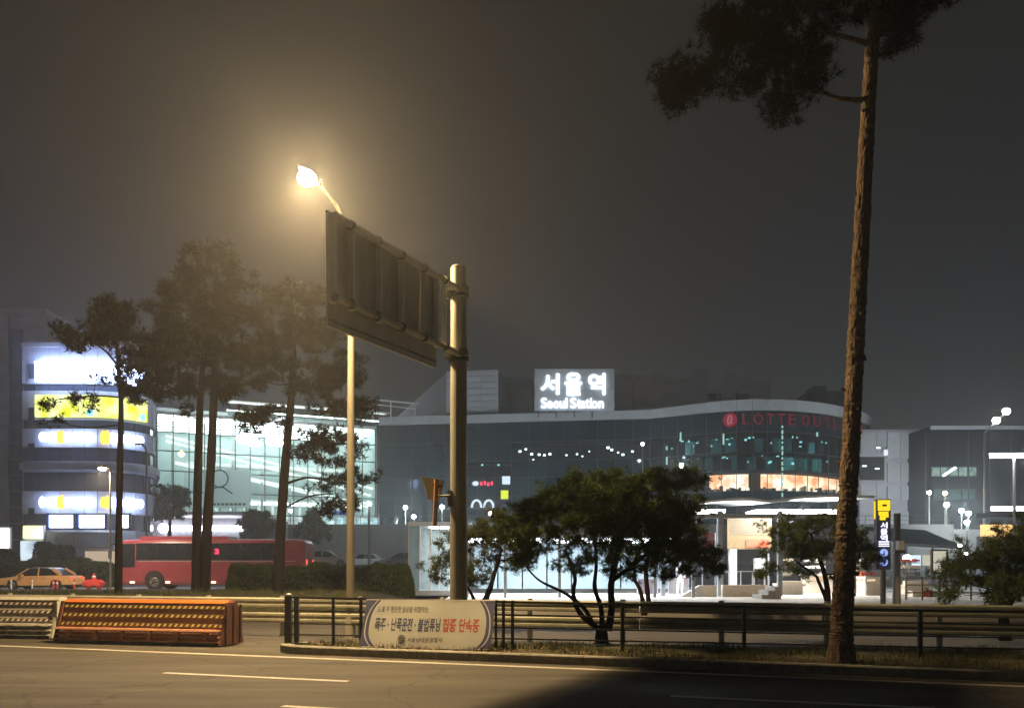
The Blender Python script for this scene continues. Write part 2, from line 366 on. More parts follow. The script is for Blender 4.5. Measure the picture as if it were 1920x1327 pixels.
# kerb of the planted island: one stone after another along the road, rounded at its left end
KA = EA+.52
kp = [(-4.2, KA-EB*4.2*1.0+.95), (-4.62, KA-EB*4.62+.42), (-4.3, KA+4.3*.325+.06)]
kp = spline(kp, 3)+[(x, KA+EB*x) for x in np.arange(-3.7, 15, .98)]
kerb = thing('kerb', None, None); kerb['kind'] = 'structure'
for a, b in zip(kp[:-1], kp[1:]):
    d = Vector((b[0]-a[0], b[1]-a[1], 0)); u = d.normalized(); n = Vector((-u.y, u.x, 0)); c = Vector((a[0], a[1], 0))+d/2+n*.09
    mb = MB(); L = d.length-.012; q = []
    for lz, ly in ((-.02, -.09), (.135, -.09), (.155, -.07), (.155, .09), (-.02, .09)):
        q.append((ly, lz))
    vs = [c+u*(s*L/2)+n*ly+Vector((0, 0, lz)) for s in (-1, 1) for ly, lz in q]
    mb.add(vs, [(4, 3, 2, 1, 0), (5, 6, 7, 8, 9)]+[(i, (i+1) % 5, 5+(i+1) % 5, 5+i) for i in range(5)])
    o = mb.build('kerb_stone', M['kerb'], kerb); o.rotation_euler = (0, 0, 0)
FA, FB = 15.3, -.2                                       # the fence line
isl = [(x, KA+EB*x+.17) for x in (-4.15, -2, 1, 4, 7, 10, 13, 14.5)]
isl = isl+[(14.5, FA+FB*14.5+2.0), (4, FA+FB*4+1.2), (-3.4, FA+FB*-3.4+.75), (-4.3, FA+FB*-4.3+.1)]
sheet('planting_bed', isl, .13, M['soil'])
# grass and leaves on it
def inpoly(x, y, poly):
    c = False; j = len(poly)-1
    for i in range(len(poly)):
        if (poly[i][1] > y) != (poly[j][1] > y) and x < (poly[j][0]-poly[i][0])*(y-poly[i][1])/(poly[j][1]-poly[i][1])+poly[i][0]: c = not c
        j = i
    return c
def tri_mesh(name, V, m, parent=None, kind=None):
    """V: (n, 3, 3) triangles"""
    V = np.asarray(V, dtype=np.float32); n = len(V)
    if parent is not None: V = V-np.array(wloc(parent), dtype=np.float32)
    me = bpy.data.meshes.new(name); me.vertices.add(n*3); me.vertices.foreach_set('co', V.reshape(-1))
    me.loops.add(n*3); me.loops.foreach_set('vertex_index', np.arange(n*3, dtype=np.int32))
    me.polygons.add(n); me.polygons.foreach_set('loop_start', np.arange(0, n*3, 3, dtype=np.int32))
    me.update(calc_edges=True); me.materials.append(m)
    o = bpy.data.objects.new(name, me); C.objects.link(o)
    if parent is not None: o.parent = parent
    if kind: o['kind'] = kind
    return o
def blades(poly, n, z, h0, h1, w, patch=1.2):
    xs = [p[0] for p in poly]; ys = [p[1] for p in poly]; T = []
    ph = rng.random(6)*6
    while len(T) < n:
        x = random.uniform(min(xs), max(xs)); y = random.uniform(min(ys), max(ys))
        if not inpoly(x, y, poly): continue
        k = math.sin(x*1.7*patch+ph[0])*math.sin(y*2.3*patch+ph[1])+math.sin(x*4.1+ph[2])*.5
        if random.random() > .55+.4*k: continue
        h = random.uniform(h0, h1)*(1+.4*k); a = random.uniform(0, 6.28); l = random.uniform(0, .6)*h
        T.append(((x-w*math.cos(a), y-w*math.sin(a), z), (x+w*math.cos(a), y+w*math.sin(a), z), (x+l*math.sin(a), y+l*math.cos(a), z+h)))
    return T
g = tri_mesh('grass', blades(isl, 16000, .128, .03, .13, .006), M['grass'], kind='stuff')
T = []
for _ in range(900):
    x = random.uniform(-4.2, 12); lo = KA+EB*x+.2; y = lo+abs(random.gauss(0, .5)); s = random.uniform(.02, .05); a = random.uniform(0, 6.3)
    if x < 1 and random.random() < .3: pass
    z = .15+random.random()*.03
    p = [(x+s*math.cos(a+k), y+s*math.sin(a+k), z+random.uniform(-.01, .02)) for k in (0, 1.3, 3.1)]; T.append(p)
for _ in range(240):                                    # a few blown against the foot of the barrier and into the gutter
    x = random.uniform(-11, 6); y = KA+EB*x-abs(random.gauss(0, .12))-.02; s = random.uniform(.012, .035); a = random.uniform(0, 6.3)
    T.append([(x+s*math.cos(a+k), y+s*math.sin(a+k), .008+random.random()*.012) for k in (0, 1.3, 3.1)])
tri_mesh('fallen_leaves', T, M['leaf'], kind='stuff')

# planted verge behind the far lane, with the pines on it
def terrain(name, x0, x1, y0, y1, nx, ny, hf, m):
    mb = MB(); vs = []; fs = []
    for j in range(ny+1):
        for i in range(nx+1):
            x = x0+(x1-x0)*i/nx; y = y0+(y1-y0)*j/ny; vs.append((x, y, hf(x, y)))
    for j in range(ny):
        for i in range(nx): a = j*(nx+1)+i; fs.append((a, a+1, a+nx+2, a+nx+1))
    return mb.add(vs, fs).build(name, m, kind='structure', smooth=True)
def mound(x, y):
    e = min(1, max(0, (y-24.6)/2.5))*min(1, max(0, (38.5-y)/3))*min(1, max(0, (-3.2-x)/2.5))
    return .004+.74*e*(1+.05*math.sin(x*1.3)*math.sin(y))
terrain('verge', -48, -3.2, 24.6, 38.5, 60, 16, mound, M['soil'])
vp = [(-34, 25.2), (-5, 25.2), (-5, 30), (-34, 30)]
T = [tuple((p[0], p[1], p[2]+mound(p[0], p[1])) for p in t) for t in blades(vp, 9000, 0, .08, .2, .012)]
tri_mesh('verge_grass', T, M['grass'], kind='stuff')
sheet('plaza_paving', [(-3, 25), (46, 25), (46, 58), (-3, 58)], .3, M['paving'])
MB().box((21.5, 24.93, .15), (49, .12, .31)).build('plaza_edge', M['concrete'], kind='structure')
sheet('bus_bay', [(-60, 40, .26), (-3.05, 40, .26), (-3.05, 60, .26), (-60, 60, .26)], .26, M['paving'])
sheet('slip_road', [(-60, 60.0, .26), (60, 60.0, .26), (60, 94.5, 2.1), (-60, 94.5, 2.1)], 0, M['asphalt_dark'])
MB().prism([(-60, 95.3), (70, 95.3), (70, 220), (-60, 220)], 0, 6.3).build('station_plaza', M['paving'], kind='structure')
MB().prism([(-19.5, 64), (-3.6, 64), (-3.6, 95.2), (-19.5, 95.2)], 0, 1.75).build('upper_road', M['asphalt_dark'], kind='structure')
rw = thing('retaining_wall', 'long grey retaining wall below the station forecourt behind parked cars', 'wall', (0, 95, 0))
for k in range(30): MB().box((-36+k*3.0, 95.15, 3.3), (2.97, .28, 6.5)).build('wall_panel', M['concrete'], rw)
MB().box((7.4, 95.1, 6.72), (90, .42, .3)).build('coping', M['concrete'], rw)
hd = MB()
for k in range(46): hd.box((-36+k*2, 95.1, 7.4), (.05, .05, 1.06))
hd.box((7.4, 95.1, 7.9), (90, .06, .05)); hd.box((7.4, 95.1, 7.4), (90, .04, .03)); hd.build('handrail', M['steel_dark'], rw)

# ------------------------------------------------------------------ station building
RZ = [6.3, 9.5, 12.3, 15.1, 17.6, 20.4, 23.3]
flat = resample([(-20.2, 121.6), (20.1, 116.0)], 2.53)
curve = resample(spline([(20.1, 116.0), (23.4, 114.0), (27.5, 111.6), (32.3, 110.0), (38.0, 110.3), (43.5, 112.4), (48.0, 115.6), (52.5, 119.5), (55, 123)], 8), 2.02)
st = thing('station_building', 'wide dark glass railway station with curved corner and pale parapet', 'station', (0, 116, 6.3))
pane_mesh = {}
def pane(m):
    if m.name not in pane_mesh: pane_mesh[m.name] = MB().box((0, 0, 0), (1, 1, 1)).mesh('pane', m)
    return pane_mesh[m.name]
def panes(parent, path, rows, mf, name='pane', gap=.06, th=.05, tilt=.006, off=0):
    q = offset(path, off) if off else path
    for i in range(len(q)-1):
        a, b = q[i], q[i+1]; L = math.dist(a, b); ang = math.atan2(b[1]-a[1], b[0]-a[0])
        for r in range(len(rows)-1):
            m = mf(i, r)
            if m is None: continue
            h = rows[r+1]-rows[r]
            R = Matrix.Rotation(ang+random.gauss(0, tilt), 4, 'Z') @ Matrix.Rotation(random.gauss(0, tilt), 4, 'X')
            inst(name, pane(m), parent, Matrix.Translation(((a[0]+b[0])/2, (a[1]+b[1])/2, (rows[r]+rows[r+1])/2)) @ R @ Matrix.Diagonal((L-gap, th, h-gap, 1)))
def grid(parent, path, rows, m, w=.09, off=.06, vw=.07, name='mullion'):
    mb = MB(); q = offset(path, off)
    for z in rows: mb.ribbon(path, z-w/2, z+w/2, off, .1)
    for p in q[::1]: mb.box((p[0], p[1]+.02, (rows[0]+rows[-1])/2), (vw, .1, rows[-1]-rows[0]-.1))
    o = mb.build(name, m, parent); o['kind'] = 'stuff'; return o
def pxof(p): return 960+p[0]/p[1]*F
lit = lambda i, p, q: None
panes(st, flat, RZ, lambda i, r: M['clear'] if (r == 4 and 955 < pxof(flat[i]) < 1195) else (M['teal_clear'] if r == 3 and 850 < pxof(flat[i]) < 950 else M['facade']))
panes(st, curve, RZ, lambda i, r: M['clear'] if (r == 2 and pxof(curve[i+1]) > 1300) else (M['teal_clear'] if r in (3, 4) else M['facade']))
grid(st, flat, RZ, M['mullion']); grid(st, curve, RZ, M['mullion'])
whole = flat+curve[1:]
inner = offset(whole, -4.0)
core = [(p[0], p[1]) for p in inner]+[(56, 150), (-20, 150)]
MB().prism(core, 6.3, 23.2).build('core_wall', M['core'], st)
for z in RZ[1:-1]: MB().ribbon(whole, z-.25, z+.02, -.12, 3.8).build('floor_slab', M['core'], st)
MB().prism([(p[0], p[1]) for p in offset(whole, -.2)]+[(56, 150.2), (-20, 150.2)], 23.3, 23.6).build('roof', M['roofdark'], st)
for i in range(len(whole)-1):
    k = min(1, max(0, (whole[i][0]-18)/12))
    mb = MB().ribbon([whole[i], whole[i+1]], 23.32, 24.55+.25*k, .3, .5); mb.build('parapet_panel', M['parapet'], st)
# lit floor behind the clear panes: ceiling spots and a dark back
for px, py, s in ((975, 846, .3), (986, 842, .26), (997, 851, .3), (1011, 852, .3), (1021, 853, .3), (1031, 851, .3), (1062, 853, .2), (1082, 851, .22), (1092, 855, .18), (1140, 839, .32), (1147, 843, .3), (1159, 848, .22), (1168, 852, .3), (1186, 846, .26), (1105, 846, .16)):
    c = P(px, py, 119.3); MB().box(c, (s*1.3, .12, s)).build('lobby_light', E['lobby'], st)
# warm shop floor on the curve
wr = [p for p in curve if pxof(p) > 1298]
for i in range(len(wr)-1):
    if 1408 < pxof(wr[i]) < 1424: continue
    a, b = offset(wr, -2.4)[i], offset(wr, -2.4)[i+1]
    MB().ribbon([a, b], 12.75+.3*random.random(), 14.98, 0, .1).build('shop_display', E['warmshop'] if random.random() < .6 else E['warmshop2'], st)
    a, b = offset(wr, -1.5)[i], offset(wr, -1.5)[i+1]
    for k in range(3):
        t = (k+.5)/3+random.uniform(-.1, .1); h = random.uniform(.35, .95)
        MB().box((a[0]+(b[0]-a[0])*t, a[1]+(b[1]-a[1])*t, 12.35+h/2), (random.uniform(.25, .5), .4, h)).build('shop_shelf', random.choice([E['warmshop2'], M['beige'], M['steel_dark']]), st)
for k in range(34):                                      # lit rooms and partitions behind the tinted glass of the curve
    i = random.randrange(1, len(curve)-4); d = -random.uniform(1.6, 3.4); a, b = offset(curve, d)[i], offset(curve, d)[i+1]; t = random.random()
    z0 = random.choice((15.2, 17.7, 17.7)); w = random.uniform(.3, 1.5); c = (a[0]+(b[0]-a[0])*t, a[1]+(b[1]-a[1])*t, z0+1.1)
    MB().box(c, (w, .1, 2.2)).build('lit_partition', random.choice([E['office'], E['office'], E['office2']]), st)
for k in range(40):
    i = random.randrange(1, len(curve)-4); q = offset(curve, -random.uniform(.8, 3))[i]; z0 = random.choice((17.3, 20.0, 19.7, 19.0, 16.4))
    MB().box((q[0]+random.uniform(-1, 1), q[1], z0), (random.uniform(.14, .4), .1, random.uniform(.12, .3))).build('room_light', E['spot'], st)
for px, py, h in ((886, 863, .35), (904, 868, .8), (935, 868, .8), (1000, 862, .2)): MB().box(P(px, py, 120.5), (.3, .1, h)).build('room_light', E['spot'], st)
# vertical strip of small lights on the curved front
lp = min(curve, key=lambda p: abs(pxof(p)-1457)); q = offset(curve, .25)[curve.index(lp)]
for k in range(15):
    z = Z(800+k*9.8, q[1]); MB().box((q[0], q[1], z), (.2, .12, .52 if k % 3 else .3)).build('strip_light', E['tealstrip'], st)
for px, y0, y1 in ((1360, 815, 835), (1267, 812, 826), (1250, 838, 845), (1525, 812, 820), (1240, 858, 872), (1348, 815, 824)):
    q = min(offset(curve, -.6), key=lambda p: abs(pxof(p)-px)); MB().box((q[0], q[1]-.85, (Z(y0, q[1])+Z(y1, q[1]))/2), (.22, .1, Z(y0, q[1])-Z(y1, q[1]))).build('strip_light', E['tealstrip'], st)

def text_mesh(s, size, m, bold=0.0, extrude=0.0):
    cu = bpy.data.curves.new('text', 'FONT'); cu.body = s; cu.size = size; cu.align_x = 'CENTER'; cu.align_y = 'CENTER'; cu.offset = bold; cu.extrude = extrude
    o = bpy.data.objects.new('text', cu); C.objects.link(o); bpy.context.view_layer.update()
    dg = bpy.context.evaluated_depsgraph_get(); me = bpy.data.meshes.new_from_object(o.evaluated_get(dg))
    bpy.data.objects.remove(o); bpy.data.curves.remove(cu)
    me.materials.clear(); me.materials.append(m)
    for p in me.polygons: p.material_index = 0
    return me
def fit_text(s, w, h, m, bold=0.0, extrude=0.0):
    me = text_mesh(s, 1.0, m, bold, extrude); n = len(me.vertices)
    co = np.zeros(n*3, dtype=np.float32); me.vertices.foreach_get('co', co); co = co.reshape(-1, 3)
    lo, hi = co.min(0), co.max(0); c = (lo+hi)/2; d = hi-lo; co[:, 0] = (co[:, 0]-c[0])*(w/d[0] if w else h/d[1]); co[:, 1] = (co[:, 1]-c[1])*(h/d[1] if h else w/d[0])
    me.vertices.foreach_set('co', co.reshape(-1)); me.update(); return me
UPR = Matrix.Rotation(math.pi/2, 4, 'X')
def put_text(name, me, parent, c, ang=0):
    return inst(name, me, parent, Matrix.Translation(c) @ Matrix.Rotation(ang, 4, 'Z') @ UPR)

# letters on the curved front
def curve_at(px, off):
    q = offset(curve, off); i = min(range(len(q)-1), key=lambda i: abs(pxof(((q[i][0]+q[i+1][0])/2, (q[i][1]+q[i+1][1])/2))-px))
    return math.atan2(q[i+1][1]-q[i][1], q[i+1][0]-q[i][0]), (q[i], q[i+1])
def on_curve(px, off):
    q = offset(curve, off)
    for a, b in zip(q[:-1], q[1:]):
        if pxof(a) <= px <= pxof(b):
            t = (px-pxof(a))/(pxof(b)-pxof(a)); return (a[0]+(b[0]-a[0])*t, a[1]+(b[1]-a[1])*t), math.atan2(b[1]-a[1], b[0]-a[0])
    return q[-1], 0
os_ = thing('outlet_sign', 'dim red letters and round red emblem on the curved glass corner', 'sign', (38, 110, 21.8))
for ch, px in zip('LOTTEOUTLETS', (1399, 1422, 1445, 1465, 1485, 1511, 1532, 1551, 1567, 1583, 1598, 1613)):
    c, a = on_curve(px, .45); put_text('letter', fit_text(ch, 1.05 if ch not in 'OU' else 1.3, 1.5, E['red'], .015, .04), os_, (c[0], c[1], 22.1), a)
c, a = on_curve(1369, .45); R = Matrix.Translation((c[0], c[1], 22.05)) @ Matrix.Rotation(a, 4, 'Z') @ UPR
inst('emblem_disc', MB().tube([(0, 0, -.06), (0, 0, .06)], .98, 24).mesh('emblem_disc', E['redlogo']), os_, R)
loop = [(.05*1, -.55), (-.3, -.5), (-.3, -.1), (-.25, .35), (0, .6), (.25, .35), (.2, -.1), (.0, -.3), (.4, -.5)]
inst('emblem_loop', MB().tube([(x, y, .1) for x, y in loop], .07, 6).mesh('emblem_loop', E['pinkmark']), os_, R)

# roof blocks
def clad_block(name, label, px0, px1, py0, py1, Y, depth, rows, cols, m, cat='roof block', ang=-.1378):
    x0, x1 = X(px0, Y), X(px1, Y); z0, z1 = Z(py1, Y), Z(py0, Y); base = max(23.6, z0)
    b = thing(name, label, cat, ((x0+x1)/2, Y, base)); w = x1-x0
    Rz = Matrix.Rotation(ang, 3, 'Z'); c = Vector(((x0+x1)/2, Y, 0))
    cc = c+Rz @ Vector((0, depth/2+.12, 0)); MB().box((cc.x, cc.y, (base+z1)/2), (w-.1, depth, z1-base-.05), Rz).build('block_wall', M['clad_dark'], b)
    me = pane(m)
    for i in range(cols):
        for r in range(rows):
            p = c+Rz @ Vector((-w/2+w*(i+.5)/cols, 0, 0))
            inst('cladding_panel', me, b, Matrix.Translation((p.x, p.y, base+(z1-base)*(r+.5)/rows)) @ Rz.to_4x4() @ Matrix.Diagonal((w/cols-.05, .12, (z1-base)/rows-.1, 1)))
    return b
clad_block('roof_block', 'pale ribbed metal roof block beside the gantry pole', 836, 935, 694, 775, 120.6, 12, 7, 3, M['clad'])
clad_block('roof_block', 'dim ribbed roof block behind the lit station name board', 936, 1185, 704, 775, 131, 10, 6, 8, M['clad_dark'])
rb = clad_block('roof_block', 'long dim ribbed roof block with two dark openings above curved corner', 1190, 1440, 693, 775, 126, 14, 6, 9, M['clad_dark'])
for px in (1338, 1390):
    c = P(px, 745, 125.5); MB().box((c.x, c.y-.55, c.z), (2.1, .15, .95)).build('opening', M['black'], rb)
rp = thing('roof_plant', 'dark roof plant boxes seen beside the tall pine trunk', 'roof plant', (X(1545, 124), 124, 23.6))
for px0, px1, py in ((1508, 1522, 738), (1522, 1545, 726), (1545, 1600, 735)): 
    x0, x1 = X(px0, 124), X(px1, 124); MB().box(((x0+x1)/2, 125, (23.6+Z(py, 124))/2), (x1-x0-.05, 4, Z(py, 124)-23.6)).build('plant_box', M['roofdark'], rp)
sr = thing('sloping_roof', 'dark sloping roof rising behind the pale parapet left of gantry pole', 'roof', (X(800, 135), 135, 23.6))
vs = [P(735, 790, 133), P(838, 698, 133), P(838, 790, 133)]; vs = vs+[v+Vector((0, 14, 0)) for v in vs]
MB().add(vs, [(0, 2, 1), (3, 4, 5), (0, 1, 4, 3), (1, 2, 5, 4), (2, 0, 3, 5)]).build('roof_slab', M['clad_dark'], sr)

# the lit name board
SY = 116.4; x0, x1, z0, z1 = X(1002, SY), X(1152, SY), Z(770, SY), Z(691, SY)
nb = thing('name_board', 'big grey roof board with glowing white letters of the station name', 'sign', ((x0+x1)/2, SY, z0))
for i in range(4):
    for r in range(2):
        inst('board_panel', pane(M['clad']), nb, Matrix.Translation((x0+(x1-x0)*(i+.5)/4, SY+.15, z0+(z1-z0)*(r+.5)/2)) @ Matrix.Diagonal(((x1-x0)/4-.03, .2, (z1-z0)/2-.03, 1)))
for k in range(5): MB().beam((x0+.6+(x1-x0-1.2)*k/4, SY+.4, z0-.9), (x0+.6+(x1-x0-1.2)*k/4, SY+.4, z1-.1), .15, .15).build('support_post', M['steel_dark'], nb)
for ch, px, w, h in (('서', 1031, 35, 39), ('울', 1075, 32, 42), ('역', 1119, 32, 40)):
    put_text('letter', fit_text(ch, w/F*SY, h/F*SY, E['letters'], .022, .05), nb, (X(px, SY), SY-.12, Z(720, SY)))
en = 'Seoul Station'; wd = text_mesh('n', 1, E['letters'])
xs = [1020, 1031, 1043, 1054, 1062, None, 1075, 1085.5, 1093, 1101.5, 1108, 1115, 1127]
for ch, px in zip(en, xs):
    if px is None: continue
    tall = ch in 'Sltli'; h = 19 if ch in 'Sl' else (17 if ch in 't' else (18.5 if ch == 'i' else 13))
    w = {'S': 11, 'e': 9.5, 'o': 10.5, 'u': 9, 'l': 3, 't': 7, 'a': 9, 'i': 3, 'n': 9}[ch]
    put_text('letter', fit_text(ch, w/F*SY, h/F*SY, E['letters'], .004, .05), nb, (X(px, SY), SY-.12, Z(765-h/2, SY)))

# ------------------------------------------------------------------ glass concourse hall left of it
hp = resample([(-48.0, 108.2), (-20.6, 120.6)], 2.0)
hall = thing('glass_hall', 'tall brightly lit glass hall seen through the pines', 'hall', (-34, 115, 6.3))
HR = [6.3, 9.2, 12.1, 14.9, 17.6, 20.2, 22.6]
panes(hall, hp, HR, lambda i, r: None if r == 0 and i > 6 else M['hall_glass'], gap=.05)
grid(hall, hp, HR, M['hall_mullion'], .16, .06, .13)
ih = offset(hp, -13)
MB().ribbon(hp, 6.3, 26.0, -14, .4).build('back_wall', M['hall_wall'], hall)
for i in (0, -1):
    a, b = hp[i], offset(hp, -14)[i]; MB().ribbon([a, b] if i == 0 else [b, a], 6.3, 22.6 if i == 0 else 23.2, 0, .2).build('end_wall', M['hall_wall'], hall)
MB().ribbon(hp, 22.62, 22.95, .15, 6).build('roof_edge', M['hall_white'], hall)
for z, o0 in ((12.0, -7), (17.4, -9)): MB().ribbon(hp[2:], z-.5, z, o0, 3).build('gallery_floor', M['hall_white'], hall)
for k in range(1, 14, 2):
    p = offset(hp, -3.2)[k]; MB().tube([(p[0], p[1], 6.3), (p[0], p[1], 22.5)], .22, 8).build('column', M['hall_white'], hall)
for k in range(14):
    p = offset(hp, -6.9)[k]; MB().box((p[0], p[1], 9.2+random.uniform(0, .5)), (.35, .2, 5.2)).build('post', M['hall_white'], hall)
for d in (-1.4, -2.9):                                   # sloping walkway beams crossing the hall, made to glow in place of being lit
    q = offset(hp, d); MB().beam((q[0][0]+1.2, q[0][1], 20.2+d*.3), (q[-1][0], q[-1][1], 14.6+d*.6), .4, .3).build('glowing_beam', E['rail'], hall)
    MB().beam((q[1][0], q[1][1]+.8, 16.4), (q[-1][0], q[-1][1]+.8, 11.6+d*.2), .3, .25).build('glowing_beam', E['rail'], hall)
for d in (-1.2, -3.2, -5.2, -7.5, -10, -12.5):
    q = offset(hp, d); MB().beam((q[0][0], q[0][1], 22.3), (q[-1][0], q[-1][1], 22.3), .5, .1).build('ceiling_light', E['hall'], hall)
for d in (-5, -9):
    q = offset(hp, d); MB().beam((q[2][0], q[2][1], 11.4), (q[-1][0], q[-1][1], 11.4), .3, .08).build('ceiling_light', E['hall'], hall)
# upper set-back storey with a tilted louvred roof
up = resample([(-41.5, 117.0), (-19.5, 126.5)], 2.2)
panes(hall, up, [22.6, 24.2, 25.8], lambda i, r: M['hall_glass'], gap=.05); grid(hall, up, [22.6, 24.2, 25.8], M['hall_mullion'], .1, .06, .06)
for k in range(5): MB().ribbon(up, 25.9+.12*k, 25.98+.12*k, 1.6-.9*k, .6).build('louvre', M['hall_white'], hall)
q = offset(up, -2.5); MB().beam((q[0][0], q[0][1], 25.2), (q[-1][0], q[-1][1], 25.2), .4, .1).build('ceiling_light', E['hall'], hall)
fr = MB(); a, b = P(690, 748, 121), P(785, 757, 121)
fr.beam(a, b, .3, .18); fr.beam(a-Vector((0, 0, .7)), b-Vector((.6, 0, .75)), .2, .12)
for t in (.1, .45, .93): p = a.lerp(b, t); fr.beam(p, (p.x, p.y, 23.6), .15, .15)
fr.build('roof_frame', M['hall_white'], hall)
# hanging banner panel with a ring and a stroke on the hall front
B0, B1 = (345, 470), (880, 951)
bY = 110.6
hb = thing('hall_banner', 'pale translucent banner with thin ring mark on the glass hall', 'banner', (X(408, bY), bY, Z(951, bY)))
MB().box((X(408, bY), bY, Z(916, bY)), (X(470, bY)-X(345, bY), .08, Z(880, bY)-Z(951, bY))).build('banner_sheet', translucent(mat('pale_banner', (.88, .93, .95), .7, var=.05), .8), hb)
MB().tube([(X(412+16*math.cos(t), bY), bY-.1, Z(897-16*math.sin(t), bY)) for t in np.linspace(0, 6.29, 22)], .1, 6).build('ring_mark', M['navy'], hb)
MB().tube([(X(px, bY), bY-.1, Z(py, bY)) for px, py in ((397, 917), (408, 913), (420, 914), (430, 921), (436, 925))], .1, 6).build('stroke_mark', M['navy'], hb)
tl = MB(); 
for px in range(402, 462, 8): tl.box((X(px, bY), bY-.07, Z(945, bY)), (.42, .03, .3))
tl.build('print_line', M['greyprint'], hb)
# bright signs and doors along the hall
hs = thing('hall_sign', 'glowing white sign with round emblem behind the pine branches', 'sign', P(490, 815, 111))
for px, py, w, h in ((462, 822, 3.0, 1.5), (478, 832, 2.0, .8), (492, 806, 1.8, 1.7), (510, 826, 1.8, 1.4), (523, 830, 1.2, 1.1)):
    c = P(px, py, 111.2-.0); MB().sphere(c, (w/2, .15, h/2), 12, 6).build('sign_character', E['hallspot'], hs)
MB().tube([(X(530+9*math.cos(t), 112), 112, Z(793-9*math.sin(t), 112)) for t in np.linspace(0, 6.29, 18)], .16, 6).build('round_emblem', E['hallspot'], hs)
hl = thing('hall_lamp', 'warm lamp glowing inside left end of the glass hall', 'lamp', P(340, 850, 112))
MB().sphere(P(340, 850, 112), .45, 10, 6).build('globe', emit('warm_hall_lamp', (1, .88, .45), 5, nee=False), hl)
for px, w, c in ((605, 3.6, 'window'), (632, 2.6, 'window'), (652, 2.4, 'window'), (690, 3.2, 'window')):
    y = 113.5+(px-600)*.045; dd = thing('hall_doorway', {605: 'leftmost bright doorway under the glass hall', 632: 'bright doorway just left of the lamp pole', 652: 'bright doorway hidden mostly by the lamp pole', 690: 'bright doorway at the right end of glass hall'}[px], 'doorway', (X(px, y), y, 6.3), 'bright doorways at the foot of the hall')
    MB().box((X(px, y), y+.15, 7.7), (w-.3, .1, 2.6)).build('door_glass', emit('doorway_light', (.72, .95, .95), .9, nee=False, rgb2=(.2, .5, .55), scale=1.3), dd)
    f = MB().box((X(px, y), y, 9.1), (w, .4, .25))
    for s in (-1, 0, 1): f.box((X(px, y)+s*w/2, y, 7.65), (.14, .4, 2.65))
    f.build('door_frame', M['hall_white'], dd)
sg = thing('blue_sign', 'small blue sign over the doorway beside the lamp pole', 'sign', P(638, 960, 113)); MB().box(P(638, 961, 113), (1.9, .15, .6)).build('sign_face', emit('blue_sign_light', (.1, .17, .6), .5, nee=False), sg)

# signs hung in the station glass, and poster shapes beside them
def glow_sign(name, label, px, py, w, h, m, Y=116, shape='box', extra=None):
    c = P(px, py, Y); o = thing(name, label, 'sign', c)
    W_, H_ = w/F*Y, h/F*Y
    MB().box(c+Vector((0, .15, 0)), (W_*1.1, .15, H_*1.15)).build('sign_panel', M['core'], o)
    if shape == 'box': MB().box(c, (W_, .1, H_)).build('sign_face', m, o)
    if shape == 'arch':
        for s in (-1, 1): MB().tube([(c.x+s*W_*.26+W_*.2*math.cos(t), c.y-.03, c.z-H_*.35+H_*.8*math.sin(t)) for t in np.linspace(0, 3.14, 9)], .16, 6).build('arc', m, o)
    if shape == 'word':
        MB().sphere(c-Vector((W_*.33, 0, 0)), (W_*.14, .1, H_*.45), 10, 6).build('bright_mark', E['palesign'], o)
        for k in range(4): MB().box(c+Vector((-W_*.08+k*W_*.15, 0, .1*math.sin(k*2.2))), (W_*.1, .1, H_*.7)).build('glyph', m, o)
    return o
glow_sign('shop_sign', 'glowing red and white shop sign right of the gantry pole', 906, 906, 44, 10, E['redsign'], shape='word')
glow_sign('shop_sign', 'double arch white glowing sign right of the gantry pole', 905, 945, 44, 17, E['palesign'], shape='arch')
glow_sign('shop_sign', 'small square pale blue glowing sign above a lime one', 949, 900, 15, 15, E['palesign'])
glow_sign('shop_sign', 'small square lime yellow glowing sign under a pale one', 946, 927, 14, 16, E['limesign'])

# ------------------------------------------------------------------ lower wing and dark block on the right
wing = thing('side_wing', 'grey panelled station wing right of the tall pine trunk', 'building', (X(1670, 118), 118, 6.3))
wy = 118; MB().box((X(1670, wy), wy+10, (6.3+Z(804, wy))/2), (X(1726, wy)-X(1610, wy), 19, Z(804, wy)-6.3)).build('wing_wall', M['clad_dark'], wing)
wz = [6.3, 9.6, 12.6, 14.0, 17.0, 19.4, 22.0]
for (px0, px1), zs in (((1665, 1690), ((8.2, 10.0), (14.4, 17.2), (17.9, 21.8), (11.8, 13.8))), ((1690, 1719), ((8.2, 10.0), (14.4, 17.2), (17.9, 21.8), (11.8, 13.8))), ((1615, 1645), ((18.6, 21.8), (12.2, 14.3))), ((1645, 1664), ((18.6, 21.8), (12.2, 14.3)))):
    for z0, z1 in zs: inst('cladding_panel', pane(M['clad']), wing, Matrix.Translation(((X(px0, wy)+X(px1, wy))/2, wy+.3, (z0+z1)/2)) @ Matrix.Diagonal((X(px1, wy)-X(px0, wy)-.08, .25, z1-z0, 1)))
MB().box((X(1637, wy), wy+.4, 16.4), (3.6, .2, 3.4)).build('recess', M['core'], wing)
for px, py in ((1648, 839), (1622, 873), (1646, 878)): MB().box((X(px, wy), wy+.2, Z(py, wy)), (.6, .1, .15)).build('small_light', E['lobby'], wing)
fl = thing('wall_floodlight', 'small white floodlight on the grey station wing', 'floodlight', P(1661, 848, 117)); MB().box(P(1661, 848, 117), (.5, .3, .8)).build('lens', emit('dim_flood', (.9, .95, 1), .8, nee=False), fl)
MB().beam(P(1661, 842, 117), P(1663, 838, 118), .1, .1).build('bracket', M['steel_dark'], fl)
dk = thing('dark_block', 'dark flat roofed block with two lit windows at right', 'building', (X(1840, 112), 112, 4))
